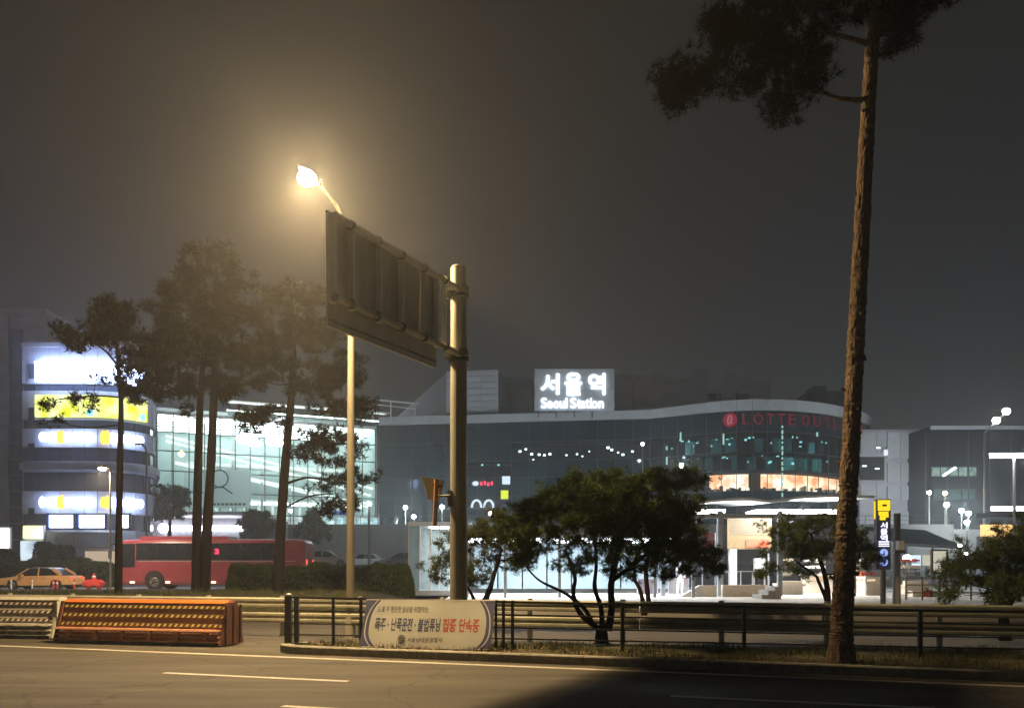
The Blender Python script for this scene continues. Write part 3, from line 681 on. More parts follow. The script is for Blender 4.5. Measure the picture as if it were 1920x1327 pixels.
y = 112; MB().box((X(1840, y)+2, y+10, (3+Z(799, y))/2), (X(1970, y)-X(1726, y), 20, Z(799, y)-3)).build('block_wall', mat('dark_blue_cladding', (.005, .007, .012), .7, var=.12, scale=.5, spec=.15), dk)
MB().box((X(1840, y)+2, y-.2, Z(802, y)), (X(1970, y)-X(1726, y)+.2, .3, .5)).build('parapet', M['clad_dark'], dk)
def lit_window(px0, px1, py0, py1, Y, m, parent, n):
    x0, x1, z0, z1 = X(px0, Y), X(px1, Y), Z(py1, Y), Z(py0, Y)
    w = MB().box(((x0+x1)/2, Y-.06, (z0+z1)/2), (x1-x0, .08, z1-z0)).build('window', m, parent)
    f = MB()
    for k in range(n+1): f.box((x0+(x1-x0)*k/n, Y-.14, (z0+z1)/2), (.12, .1, z1-z0+.1))
    for z in (z0, z1): f.box(((x0+x1)/2, Y-.15, z), (x1-x0+.2, .1, .12))
    f.build('window_frame', M['core'], w); return w
lit_window(1745, 1830, 875, 893, y, E['roomgreen'], dk, 5); lit_window(1750, 1828, 917, 937, y, E['roomteal'], dk, 3)
MB().beam(P(1768, 892, y-.2), P(1792, 876, y-.2), .1, .3).build('stair_rail', E['lobby'], dk)
for k in range(6): MB().box((X(1735+k*40, y), y-.1, 12), (.12, .12, 18)).build('wall_joint', M['core'], dk)

# ------------------------------------------------------------------ left building with lit signs
LY = 72.0
lpth = resample([(X(43, LY), LY), (X(160, LY), LY)], 1.08)+[(-37.3, 72.1), (-36.3, 72.4), (-35.4, 72.95), (-34.75, 73.7), (-34.3, 74.6), (-34.15, 75.7), (-34.6, 77.3), (-36.4, 81), (-39.3, 87)]
lb = thing('corner_building', 'rounded corner office building with glowing sign bands at far left', 'building', (-40, 72, 1.2))
MB().prism(offset(lpth, -.35)+[(-44.5, 88)], 1.0, 21.4).build('inner_wall', M['core'], lb)
spand = ((1.2, 5.1), (6.55, 8.6), (10.3, 11.3), (12.5, 14.2), (15.0, 17.6), (18.2, 21.6))
for z0, z1 in spand:
    panes(lb, lpth, [z0, z1], lambda i, r: M['bluewall'], 'stone_panel', .03, .3, 0)
for z0, z1 in ((5.1, 6.55), (8.6, 10.3), (11.3, 12.5), (14.2, 15.0), (17.6, 18.2)):
    panes(lb, lpth, [z0, z1], lambda i, r: M['towerglass'], 'window', .06, .08, .004, -.12)
MB().ribbon(lpth, 10.45, 11.1, .55, .5).build('ledge', M['bluewall'], lb); MB().ribbon(lpth, 21.5, 21.9, .25, .6).build('parapet', M['bluewall'], lb)
sp = [p for p in lpth if pxof(p) > 70]
def sub(path, px0, px1):
    out = []
    q = resample(path, .3)
    return [p for p in q if px0 <= pxof(p) <= px1]
def band(name, label, px0, px1, z0, z1, m, off=.75, th=.3):
    pth = sub(lpth[:-2], px0, px1)
    o = thing(name, label, 'sign', (pth[len(pth)//2][0], pth[len(pth)//2][1]-.6, z0)); MB().ribbon(pth, z0, z1, off, th).build('sign_face', m, o)
    MB().ribbon(pth, z0+.1, z1-.1, off-th-.02, .3).build('sign_back', M['core'], o); return o
band('sign_band', 'topmost blank white glowing sign band on the corner building', 73, 262, 18.35, 20.1, E['signwhite'])
yg = band('sign_band', 'yellow green glowing sign band on the corner building', 74, 268, 15.15, 17.1, E['yellowgreen'])
for px, s in ((172, .5), (266, .6)):
    q = min(offset(sub(lpth[:-2], 60, 275), .82), key=lambda p: abs(pxof(p)-px)); MB().box((q[0], q[1], 15.5), (s, .1, .55)).build('cyan_mark', E['cyan'], yg)
def letters_band(label, zc, h):
    pth = offset(sub(lpth[:-2], 70, 276), .7); o = thing('letter_sign', label, 'sign', (pth[len(pth)//2][0], pth[len(pth)//2][1], zc))
    px = 80
    for k in range(26):
        px = 80+k*7.4
        if px > 268: break
        q = min(pth, key=lambda p: abs(pxof(p)-px)); am = 107 < px < 119 or 184 < px < 205
        if 176 < px < 184: continue
        hh = h*random.uniform(.75, 1.0)*(1.35 if am else 1)
        MB().sphere((q[0], q[1], zc), (.21*1.3, .12, hh/2), 10, 6).build('amber_emblem' if am else 'glowing_letter', E['amber'] if am else E['signbar'], o)
    return o
letters_band('upper row of white glowing letters with amber emblems on corner building', 13.35, 1.0)
letters_band('lower row of white glowing letters with amber emblems on corner building', 7.55, 1.0)
for px0, px1 in ((93, 137), (149, 196), (226, 241)):
    x0, x1 = X(px0, LY-.4), X(px1, LY-.4); w = MB().box(((x0+x1)/2, LY-.35, 5.85), (x1-x0, .1, 1.15)).build('lit_window', E['window'], lb)
    f = MB()
    for z in (5.2, 6.5): f.box(((x0+x1)/2, LY-.42, z), (x1-x0+.5, .2, .16))
    for x in (x0-.15, x1+.15): f.box((x, LY-.42, 5.85), (.2, .2, 1.2))
    f.build('window_frame', M['blueframe'], w)
fa = thing('fascia_board', 'grey shop fascia with faint raised letters under lit windows', 'sign', (X(150, 71), 71, 3.7))
MB().box((X(152, 71), 71.1, 4.25), (X(225, 71)-X(78, 71), .3, 1.2)).build('fascia_panel', M['clad'], fa)
for k in range(9): MB().box((X(102+k*7.5, 70.8), 70.88, 4.25), (.2, .08, .5 if k != 5 else .75)).build('raised_letter', M['amber'] if False else (M['beige'] if k == 5 else M['whitepaint']), fa)
aw = thing('shop_awning', 'beige rounded shop front beneath the grey fascia', 'shop front', (X(188, 70), 70, 1.3))
MB().box((X(188, 70), 70.3, 2.6), (X(215, 70)-X(160, 70), .8, 1.1)).build('lit_panel', emit('beige_shop_light', (.8, .62, .42), .5, nee=False), aw)
MB().box((X(186, 70), 70, 3.45), (X(222, 70)-X(154, 70), 1.6, .18)).build('awning_roof', M['whitepaint'], aw); MB().box((X(188, 70), 70.2, 1.6), (X(218, 70)-X(157, 70), .9, .7)).build('counter', M['clad_dark'], aw)
for lab, px0, px1, py0, py1, m in (('small white and lime shop sign left of the lit windows', 45, 78, 986, 1009, emit('lime_white_sign', (.95, 1, .8), 2.2, rgb2=(.75, .85, .3), scale=.6)), ('pale white shop front under the lime sign', 40, 77, 1014, 1050, emit('pale_front', (.75, .9, 1), .8, rgb2=(.3, .4, .55), scale=.8)), ('white shop sign cut by the left edge of the photo', -10, 15, 990, 1030, emit('edge_sign', (1, .96, .8), 2.5))):
    c = P((px0+px1)/2, (py0+py1)/2, 70.5); o = thing('shop_sign', lab, 'sign', c); MB().box(c, ((px1-px0)/F*70.5, .3, (py1-py0)/F*70.5)).build('sign_face', m, o)
    MB().box(c+Vector((0, .3, 0)), ((px1-px0)/F*70.5+.2, .25, (py1-py0)/F*70.5+.2)).build('sign_case', M['clad_dark'], o)
tw = thing('office_tower', 'grey tower with dark vertical glass strip at the left edge', 'tower', (X(40, 74), 74, 1.3))
tx0, tx1, tx2, ty = X(-30, 74), X(16, 74), X(43, 74), 74.0
MB().box(((tx0-6+X(86, 74))/2, ty+6, 13), (X(86, 74)-tx0+6, 11.4, 24)).build('tower_core', M['bluewall2'], tw)
for r in range(16):
    z0 = 1.3+r*1.5
    inst('cladding_panel', pane(M['bluewall2']), tw, Matrix.Translation(((tx2+X(86, ty))/2, ty+.1, z0+.75)) @ Matrix.Diagonal((X(86, ty)-tx2-.04, .3, 1.45, 1)))
    inst('cladding_panel', pane(M['bluewall2']), tw, Matrix.Translation(((tx0+tx1)/2, ty+.1, z0+.75)) @ Matrix.Diagonal((tx1-tx0-.04, .3, 1.45, 1)))
    if r < 15: inst('glass_pane', pane(M['towerglass']), tw, Matrix.Translation(((tx1+tx2)/2, ty+.2, z0+.75)) @ Matrix.Diagonal((tx2-tx1-.04, .1, 1.47, 1)))
    inst('side_panel', pane(M['bluewall2']), tw, Matrix.Translation((X(86, ty)+.12, ty+3.5, z0+.75)) @ Matrix.Diagonal((.2, 6, 1.45, 1)))
MB().box(((tx0+X(86, ty))/2, ty+5.8, 25.3), (X(86, ty)-tx0+.3, 12, .5)).build('parapet', M['bluewall2'], tw)
for k in range(5):
    zz = (19.3, 15.4, 12.2, 9.4, 6.4)[k]; MB().box((X(57, 71.6), 71.75, zz), (.5, .1, 1.3)).build('small_window', M['towerglass'], lb)

# dark bus station block with a bright light strip, behind the coach
bs = thing('bus_station_block', 'low dark block with white light strip behind the red coach', 'building', (X(390, 84), 84, 1.5))
MB().box((X(392, 84), 88, 4.0), (X(500, 84)-X(284, 84), 8, 6.0)).build('block_wall', mat('dark_block_wall', (.12, .12, .14), .8), bs)
MB().box((X(392, 84), 83.6, 7.1), (X(503, 84)-X(281, 84), 9, .3)).build('roof', M['clad_dark'], bs)
MB().box((X(378, 83.5), 83.6, Z(990, 83.5)), (X(455, 83.5)-X(304, 83.5), .25, .5)).build('light_strip', E['stripwhite'], bs)
MB().sphere(P(306, 990, 83.4), .5, 12, 8).build('end_lamp', E['stripwhite'], bs)
for k in range(7): MB().box((X(300+k*32, 83.8), 83.95, 3.3), (1.3, .08, 2.8)).build('window', M['towerglass'], bs)

# ------------------------------------------------------------------ lamps of the square
def lamp_post(label, px, py, Y, zb, r=.22, m='lamp', pole=.05, group='white globe lamps on the station forecourt', name='globe_lamp'):
    c = P(px, py, Y); o = thing(name, label, 'lamp', (c.x, Y, zb), group)
    MB().tube([(c.x, Y, zb), (c.x, Y, c.z-r*.9)], [pole*1.3, pole], 8).build('pole', M['pole'], o)
    MB().sphere(c, r, 12, 8).build('globe', E[m], o); MB().tube([(c.x, Y, c.z+r*.8), (c.x, Y, c.z+r*1.2)], [r*.7, r*.2], 10).build('cap', M['steel_dark'], o)
    return o
lamp_post('globe lamp left of the glass lift shaft on forecourt', 760, 951, 98, 6.3)
lamp_post('globe lamp just above the glass lift shaft', 776, 968, 97, 6.3)
lamp_post('globe lamp left of the gantry pole under the triangular sign', 829, 950, 98, 6.3)
lamp_post('globe lamp right of gantry pole over a round pine', 919, 962, 98, 6.3)
lamp_post('small globe lamp over the left shoulder of the round pine', 983, 948, 98, 6.3, .16)
lamp_post('globe lamp left of the pine trunk before the hall', 545, 957, 97, 6.3, .2, 'lampsoft')
lamp_post('globe lamp right of the pine trunk before the hall', 575, 972, 96.5, 6.3, .22, 'lampsoft')
lamp_post('low globe lamp before the hall doorways', 587, 962, 99, 6.3, .22, 'lampsoft')
lamp_post('globe lamp on a pale post right of the lamp pole', 692, 944, 80, 1.5, .19, 'lamp', .12)
lamp_post('globe lamp beside the teal window of the dark block', 1742, 923, 100, 6.3, .2)
lamp_post('globe lamp below the teal window of the dark block', 1775, 946, 96.5, 6.3, .27)
lamp_post('left one of two close globe lamps right of the dark block windows', 1803, 957, 97, 6.3, .27)
lamp_post('right one of two close globe lamps right of the dark block windows', 1816, 962, 97, 6.3, .27)
lamp_post('globe lamp above the blue glass canopy at right', 1813, 979, 90, 3, .25)
lamp_post('yellowish lamp in front of the teal window', 1772, 924, 104, 6.3, .24, 'lampwarm')
lamp_post('low white globe lamp between subway pylon and pale board', 1701, 1046, 50, .3, .24, 'lampsoft')
lamp_post('teal tinted lamp above the round pine before curved corner', 1205, 832, 108, 6.3, .2, 'lampsoft')
lamp_post('bright lamp over the right shoulder of the round pine', 1278, 872, 100, 6.3, .28)
lamp_post('small white lamp right of the light strip on the dark block', 494, 995, 80, 1.4, .2, 'lampsoft')
lw = thing('square_lamp', 'warm lamp on a pole before the rounded corner building', 'street lamp', (X(207, 47), 47, .26))
MB().tube([(X(207, 47), 47, .26), (X(207, 47), 47, Z(884, 47)), (X(203, 47), 47, Z(876, 47)), (X(196, 47), 47, Z(876, 47))], .055, 8).build('pole', M['pole'], lw)
MB().box((X(193, 47), 47, Z(875, 47)), (.5, .26, .1)).build('lamp_head', M['steel_dark'], lw); MB().sphere((X(192, 47), 47, Z(878, 47)), (.24, .16, .12), 12, 6).build('lens', E['lampwarm'], lw)
ld = bpy.data.lights.new('square_light', 'SPOT'); ld.energy = 2300; ld.color = (1, .8, .58); ld.shadow_soft_size = .1; ld.spot_size = math.radians(165); ld.spot_blend = .3
lo = bpy.data.objects.new('square_light', ld); C.objects.link(lo); lo.parent = lw; lo.location = Vector((X(192, 47), 46.9, Z(878, 47)-.18))-lw.location
lw = thing('square_lamp', 'grey lamp pole with curved top right of the corner building', 'street lamp', (X(275, 68), 68, .7))
MB().tube([(X(275, 68), 68, .7), (X(275, 68), 68, Z(850, 68)), (X(272, 68), 68, Z(838, 68)), (X(264, 68), 68, Z(832, 68))], .08, 8).build('pole', M['pole'], lw); MB().box((X(261, 68), 68, Z(832, 68)), (.7, .3, .15)).build('lamp_head', M['steel_dark'], lw)
lt = thing('twin_bar_lamp', 'tall lamp with wide glowing white bar at right edge', 'street lamp', (X(1902, 62), 62, .3))
MB().tube([(X(1902, 62), 62, .3), (X(1902, 62), 62, Z(858, 62))], [.14, .1], 10).build('pole', M['whitepaint'], lt)
MB().beam(P(1858, 854, 62), P(1950, 854, 62), .3, .28).build('light_bar', E['tube'], lt); MB().beam(P(1855, 849.5, 62), P(1953, 849.5, 62), .4, .08).build('bar_hood', M['whitepaint'], lt)
fm = thing('floodlight_mast', 'two bright white floodlights on a slanting arm at top right', 'floodlight', P(1850, 812, 100))
MB().beam(P(1846, 811, 100), P(1890, 769, 100), .14, .14).build('arm', M['pole'], fm); MB().beam(P(1846, 811, 100), (X(1846, 100), 100, 6.3), .2, .2).build('mast', M['steel_dark'], fm)
for px, py in ((1868, 788), (1887, 771)): MB().sphere(P(px, py, 99.8), (.5, .3, .42), 12, 8).build('floodlight', E['flood'], fm)

def person(label, px, Y, zb, cloth, h=1.72, turn=0):
    x = X(px, Y); J = [(0, 0, .93), (0, 0, 1.12), (0, 0, 1.4), (0, 0, 1.5), (0, -.01, 1.62), (-.1, 0, .9), (-.11, -.02, .5), (-.11, .02, .06), (-.12, -.12, .04), (.1, 0, .9), (.12, .04, .5), (.13, .1, .06), (.13, -.03, .04), (-.2, 0, 1.38), (-.26, .02, 1.12), (-.25, -.06, .86), (.2, 0, 1.38), (.26, .02, 1.12), (.25, -.06, .86)]
    Ed = [(0, 1), (1, 2), (2, 3), (3, 4), (0, 5), (5, 6), (6, 7), (7, 8), (0, 9), (9, 10), (10, 11), (11, 12), (2, 13), (13, 14), (14, 15), (2, 16), (16, 17), (17, 18)]
    rr = [.15, .14, .16, .06, .1, .09, .07, .05, .045, .09, .07, .05, .045, .075, .05, .04, .075, .05, .04]
    me = bpy.data.meshes.new('person'); me.from_pydata([(a, b, c*h/1.72) for a, b, c in J], Ed, []); me.update(); me.materials.append(cloth); o = bpy.data.objects.new('person', me); C.objects.link(o); tag(o, label, 'person')
    o.modifiers.new('skin', 'SKIN'); sv = me.skin_vertices[0].data
    for i, q in enumerate(rr): sv[i].radius = (q, q)
    sv[0].use_root = True; sb = o.modifiers.new('smooth', 'SUBSURF'); sb.levels = sb.render_levels = 1
    hr = MB(); hr.sphere((0, .015, 1.66*h/1.72), (.105, .11, .1), 10, 6, -.1, 1); hb = hr.build('hair', M['black'], o)
    o.location = (x, Y, zb); o.rotation_euler = (0, 0, turn)
person('person in dark clothes standing at the forecourt edge right of the lamp pole', 719, 96.3, 6.3, mat('dark_coat', (.03, .03, .035), .8), turn=.4)
person('person in a pale jacket standing at the forecourt edge near the lift house', 742, 96.8, 6.3, mat('pale_jacket', (.55, .55, .55), .8), turn=-.5)
person('person in a white top beside the pinkish poster behind the round pine', 1276, 41, .3, mat('white_top', (.7, .7, .72), .8), turn=2.2)
# ------------------------------------------------------------------ subway entrance, canopy and kiosks on the right
cn = thing('subway_canopy', 'pale wavy canopy over the subway entrance with bright underside', 'canopy', (X(1440, 41), 46, .3))
prof = [(1300, 946), (1370, 940), (1420, 945), (1470, 938), (1530, 935), (1600, 937)]
cp = spline([(X(a, 41), Z(b, 41)) for a, b in prof], 4); vs = []; fs = []
for x, z in cp: vs += [(x, 38.6, z), (x, 45.6, z+.35), (x, 45.6, z+.25), (x, 38.6, z-.12)]
for i in range(len(cp)-1):
    for k in range(4): k2 = (k+1) % 4; fs.append((4*i+k, 4*i+4+k, 4*i+4+k2, 4*i+k2))
MB().add(vs, fs).build('canopy_roof', M['rooftin'], cn, smooth=False)
for px0, px1 in ((1302, 1358), (1418, 1500), (1510, 1590)):
    MB().box((X((px0+px1)/2, 41), 41.8, Z(958, 41)), (X(px1, 41)-X(px0, 41), 2.0, .14)).build('ceiling_light', E['ceiling'], cn)
MB().beam(P(1296, 967, 39), P(1600, 967, 39), .3, .22).build('eaves_beam', M['canopy'], cn)
for px, w in ((1350, .26), (1243, .2), (1462, .22), (1600, .2)):
    top = Z(958, 39) if px > 1290 else Z(985, 39); MB().box((X(px, 39), 39, (.3+top)/2), (w, w, top-.3)).build('post', M['canopy'], cn)
es = thing('entrance_shelter', 'long glazed shelter with bright ceiling behind the large round pine', 'shelter', (X(1080, 39), 39, .3))
MB().box((X(1085, 39), 40, Z(1006, 39)), (X(1290, 39)-X(872, 39), 6.2, .22)).build('shelter_roof', M['rooftin'], es)
for px in (905, 985, 1065, 1145, 1225): MB().box((X(px, 39), 40, Z(1010, 39)-.06), (1.7, 4.2, .08)).build('ceiling_light', emit('shelter_ceiling_light', (.86, .94, 1), 14) if px == 905 else bpy.data.materials['shelter_ceiling_light'], es)
for px in (880, 948, 1045, 1140, 1215, 1284): MB().box((X(px, 39), 37.2, (.3+Z(1008, 39))/2), (.14, .14, Z(1008, 39)-.3)).build('post', M['canopy'], es)
for k in range(8): MB().box((X(905+k*51, 39), 43.2, (.5+Z(1008, 39))/2), (1.24, .05, Z(1008, 39)-.6)).build('rear_pane', M['lift_pane'], es)
wc = thing('light_column', 'glowing white column left of the notice board under canopy', 'light column', (X(1374, 44), 44, .3)); MB().box((X(1374, 44), 44, Z(1062, 44)), (.36, .3, 1.95)).build('lit_face', emit('column_light', (1, .98, .9), 2.2), wc); MB().box((X(1374, 44), 44.05, (.3+Z(1097, 44))/2), (.3, .25, Z(1097, 44)-.3)).build('plinth', M['concrete'], wc)
nbd = thing('notice_board', 'large brown notice board with red lower corner under the canopy', 'notice board', (X(1405, 43), 43, .3))
MB().box((X(1405, 43), 43, Z(997, 43)), (X(1446, 43)-X(1364, 43), .12, Z(965, 43)-Z(1029, 43))).build('board', M['brownboard'], nbd)
for r in range(7): MB().box((X(1404, 42.9), 42.92, Z(974+r*4.4, 43)), (2.0, .02, .045)).build('print_line', M['greyprint'], nbd)
MB().box((X(1420, 42.9), 42.9, Z(1018, 43)), (1.2, .03, .42)).build('red_patch', M['redprint'], nbd)
for px in (1368, 1442): MB().box((X(px, 43), 43.1, (.3+Z(1029, 43))/2), (.08, .08, Z(1029, 43)-.3)).build('board_leg', M['canopy'], nbd)
sw = thing('entrance_wall', 'low beige sloping walls around the subway stairs', 'wall', (X(1365, 38), 38, .3))
def slab(px, y0): return [P(a, b, y0) for a, b in px]
for pts in ([(1262, 1126), (1312, 1097), (1344, 1097), (1344, 1126)], [(1355, 1126), (1355, 1096), (1440, 1096), (1415, 1126)]):
    f = slab(pts, 38); b = [v+Vector((0, .25, 0)) for v in f]; n = 4
    MB().add(f+b, [tuple(range(n)), tuple(range(2*n-1, n-1, -1))]+[(i, n+i, n+(i+1) % n, (i+1) % n) for i in range(n)]).build('sloping_wall', M['beige'], sw)
MB().beam(P(1340, 1072, 40), P(1432, 1070, 40), .06, .05).build('handrail', M['whitepaint'], sw)
for k in range(5): MB().beam(P(1345+k*22, 1072, 40), (X(1345+k*22, 40), 40, .3), .04, .04).build('rail_post', M['whitepaint'], sw)
stp = thing('entrance_steps', 'white edged steps beside the beige sloping wall', 'steps', (X(1440, 36), 36, .3))
for k in range(3): MB().box((X(1425+k*12, 36), 36, .3+.09*(k+1)), (X(1437, 36)-X(1425, 36)-.01, 1.4, .18*(k+1)-.0)).build('step', M['concrete'], stp)
def kiosk(label, px0, px1, py0, py1, Y, name='kiosk', shelves=3):
    x0, x1, z1 = X(px0, Y), X(px1, Y), Z(py0, Y); o = thing(name, label, 'kiosk', ((x0+x1)/2, Y, .3)); w = x1-x0; zc = .3
    MB().box(((x0+x1)/2, Y+1.0, (zc+z1)/2), (w, .1, z1-zc)).build('back_panel', E['kiosk'], o)
    for x in (x0, x1): MB().box((x, Y+.5, (zc+z1)/2), (.08, 1.0, z1-zc)).build('side_panel', M['beige'], o)
    MB().box(((x0+x1)/2, Y+.45, z1+.06), (w+.25, 1.3, .12)).build('kiosk_roof', M['beige'], o)
    MB().box(((x0+x1)/2, Y+.2, zc+.35), (w, .5, .7)).build('counter', M['beige'], o)
    for k in range(shelves):
        MB().box(((x0+x1)/2, Y+.8, zc+.95+k*.35), (w-.15, .3, .04)).build('shelf', M['steel_dark'], o)
        b = MB()
        for j in range(6): b.box((x0+w*(j+.6)/6.4, Y+.78, zc+1.07+k*.35), (w/9, .2, random.uniform(.1, .2)))
        b.build('goods', random.choice([M['redprint'], M['greyprint'], M['beige'], M['white']]), o)
    return o
kiosk('orange lit kiosk with shelves under the small pine', 1466, 1504, 1098, 1126, 41); kiosk('warm lit kiosk beside the small pine trunk', 1516, 1560, 1079, 1126, 43)
kiosk('bright beige cabin just right of the tall pine trunk', 1596, 1622, 1062, 1126, 43, shelves=2); kiosk('wide pale cabin behind the subway pylon', 1624, 1658, 1085, 1126, 40)
kiosk('dim stall with stacked goods right of the concrete post', 1700, 1740, 1100, 1126, 42, 'market_stall'); 
ob = thing('orange_shop', 'long orange glowing shop sign at right edge', 'sign', P(1870, 995, 80)); MB().box(P(1872, 994, 80), (X(1905, 80)-X(1840, 80), .3, 1.15)).build('sign_face', E['orangesign'], ob); MB().box(P(1864, 991, 79.8), (.75, .08, .3)).build('dark_mark', M['steel_dark'], ob)
MB().box(P(1873, 1020, 80.5), (X(1912, 80)-X(1836, 80), .8, 1.6)).build('shop_wall', M['clad_dark'], ob)
ls = thing('eaves_light', 'white light strip under dark eaves at right edge', 'light strip', P(1890, 953, 85)); MB().box(P(1892, 953, 85), (X(1925, 85)-X(1860, 85), .4, .4)).build('strip', E['stripwhite'], ls); MB().box(P(1890, 966, 86), (X(1930, 85)-X(1835, 85), 2.5, .5)).build('eaves', M['roofdark'], ls)
bc = thing('glass_canopy', 'dark blue glass canopy right of the concrete post', 'canopy', (X(1740, 60), 60, .3))
a, b = P(1688, 1020, 58), P(1815, 1027, 58)
for k in range(7):
    p, q = a.lerp(b, k/7), a.lerp(b, (k+1)/7-.01); vs = [p, q, q+Vector((0, 6, 1.6)), p+Vector((0, 6, 1.6))]
    MB().add(vs+[v-Vector((0, 0, .08)) for v in vs], [(0, 1, 2, 3), (7, 6, 5, 4), (0, 4, 5, 1), (1, 5, 6, 2), (2, 6, 7, 3), (3, 7, 4, 0)]).build('glass_panel', M['bluecanopy'], bc)
MB().beam(a+Vector((0, -.1, 0)), b+Vector((0, -.1, 0)), .15, .2).build('front_beam', M['canopy'], bc)
for px in (1700, 1750, 1800): t = (px-1688)/124; p = a.lerp(b, t); MB().box((p.x, 58.2, (.3+p.z)/2), (.15, .15, p.z-.3)).build('post', M['canopy'], bc)
for k, (lab, px) in enumerate((('left pale backlit panel under the blue canopy', 1718), ('right pale backlit panel under the blue canopy', 1738))):
    o = thing('backlit_panel', lab, 'panel', (X(px, 61), 61, .3)); MB().box(P(px, 1050, 61), (.65, .1, .8)).build('panel_face', E['palesign'] if k == 0 else E['board'], o); MB().box((X(px, 61), 61.1, 1.15), (.1, .1, 1.7)).build('leg', M['canopy'], o)
wb = thing('pale_board', 'pale blank lit board left of the right hand shrub', 'board', (X(1761, 30), 30, .3)); MB().box(P(1761, 1052, 30), (.5, .06, .78)).build('board_face', E['board'], wb)
f = MB(); 
for s in (-1, 1): f.box((X(1761, 30)+s*.28, 30, Z(1052, 30)), (.06, .1, .88))
for s in (-1, 1): f.box((X(1761, 30), 30, Z(1052, 30)+s*.42), (.5, .1, .06))
f.build('board_frame', M['brownboard'], wb); MB().box((X(1761, 30), 30, .75), (.07, .07, .9)).build('board_leg', M['steel_dark'], wb)
for lab, px0, px1, py0, py1, Y, m in (('white poster panel right of the glowing column', 1415, 1433, 1046, 1066, 42.5, emit('poster_light', (1, .97, .9), 1.2, nee=False)), ('pinkish poster panel behind the round pine, left one', 1196, 1232, 1085, 1121, 42, emit('pink_poster', (.8, .55, .6), .45, nee=False, rgb2=(.5, .45, .6), scale=1.5)), ('pinkish poster panel behind the round pine, right one', 1254, 1290, 1083, 1119, 42.5, emit('pink_poster_two', (.75, .6, .62), .5, nee=False, rgb2=(.9, .9, .95), scale=1.2)), ('red and dark poster panel left of the canopy post', 1318, 1340, 998, 1030, 42, emit('red_poster', (.5, .1, .08), .3, nee=False, rgb2=(.12, .1, .12), scale=2))):
    o = thing('poster_panel', lab, 'poster', (X((px0+px1)/2, Y), Y, .3)); w, zc = (px1-px0)/F*Y, Z((py0+py1)/2, Y)
    MB().box((X((px0+px1)/2, Y), Y, zc), (w, .06, (py1-py0)/F*Y)).build('poster_face', m, o)
    f = MB()
    for q in (-1, 1): f.box((X((px0+px1)/2, Y)+q*(w/2+.03), Y, (zc+(py1-py0)/F*Y/2+.3)/2), (.05, .09, zc+(py1-py0)/F*Y/2-.3))
    f.build('frame', M['canopy'], o)
rf = thing('hand_railing', 'brown hand railing in front of the stalls right of the concrete post', 'railing', (X(1790, 34), 34, .3))
for z in (.62, .95, 1.25): MB().beam((X(1700, 34), 34, z), (X(1915, 34), 34, z), .05, .05).build('rail', M['brownboard'], rf)
for k in range(8): MB().box((X(1700+k*30.5, 34), 34.06, .8), (.06, .06, 1.0)).build('rail_post', M['brownboard'], rf)
for px, lab, m in ((1716, 'pale crate behind the brown hand railing', 'beige'), (1733, 'red crate behind the brown hand railing', 'redplastic'), (1752, 'grey crate behind the brown hand railing', 'concrete')):
    o = thing('crate', lab, 'crate', (X(px, 38), 38, .3)); MB().box((X(px, 38), 38, .42), (.42, .4, .24)).build('crate_box', M[m], o)
    f = MB()
    for q in (-1, 1): f.box((X(px, 38), 38+q*.2, .56), (.46, .04, .05)); f.box((X(px, 38)+q*.21, 38, .56), (.04, .44, .05))
    f.build('rim', M[m], o)
lamp_post('small lamp over the blue glass canopy', 1800, 1022, 52, .3, .1, 'lampsoft'); lamp_post('small lamp in front of the right hand shrub top', 1811, 1038, 50, .3, .1, 'lampsoft')
# subway pylon
py_ = thing('subway_pylon', 'tall dark subway sign pylon with yellow top and white lettering', 'sign', (X(1658, 30), 30, .3))
PY = 30; w = 26/F*PY
MB().box((X(1658, PY), PY+.16, Z(1001, PY)), (w, .24, Z(935, PY)-Z(1067, PY))).build('sign_case', M['navy'], py_)
MB().tube([(X(1659, PY), PY+.15, .3), (X(1659, PY), PY+.15, Z(1066, PY))], .1, 10).build('post', M['steel_dark'], py_)
MB().box((X(1658, PY), PY+.02, Z(947, PY)), (w*.88, .03, 20/F*PY)).build('yellow_panel', E['yellowsign'], py_)
MB().box((X(1658.5, PY), PY, Z(947, PY)), (w*.3, .02, 3.5/F*PY)).build('dark_dash', M['black'], py_)
ye = MB(); ye.box((X(1657, PY), PY+.02, Z(962, PY)), (w*.7, .03, 7/F*PY)); ye.box((X(1655.5, PY), PY+.02, Z(970, PY)), (w*.4, .03, 9/F*PY)); ye.box((X(1664, PY), PY+.02, Z(967, PY)), (w*.18, .03, 5/F*PY)); ye.build('yellow_mark', E['yellowsign'], py_)
for ch, y in (('서', 984), ('울', 996), ('역', 1008)): put_text('letter', fit_text(ch, 13/F*PY, 11.5/F*PY, E['whitetext'], .02, .003), py_, (X(1658, PY), PY+.02, Z(y, PY)))
for y in (1015, 1019, 1023): MB().box((X(1658, PY), PY+.02, Z(y, PY)), (w*.75, .02, 1.8/F*PY)).build('small_line', E['whitetext'], py_)
for ch, y in (('1', 1036), ('4', 1053)):
    MB().tube([(X(1658, PY), PY+.035, Z(y, PY)), (X(1658, PY), PY+.02, Z(y, PY))], 7.5/F*PY, 16).build('line_disc', E['bluetext'], py_)
    put_text('letter', fit_text(ch, None, 9/F*PY, M['navy'], .02, .003), py_, (X(1658, PY), PY+.01, Z(y, PY)))
sl = MB(); sl.box((X(1644.6, PY), PY+.2, Z(955, PY)), (.02, .1, 34/F*PY)); sl.build('side_glow_yellow', E['yellowsign'], py_)
cpst = thing('concrete_post', 'pale concrete post beside the subway pylon', 'post', (X(1681, 30.6), 30.6, .3)); MB().tube([(X(1681, 30.6), 30.6, .3), (X(1682, 30.6), 30.6, Z(962, 30.6))], [.15, .12], 12).build('shaft', M['concrete'], cpst)
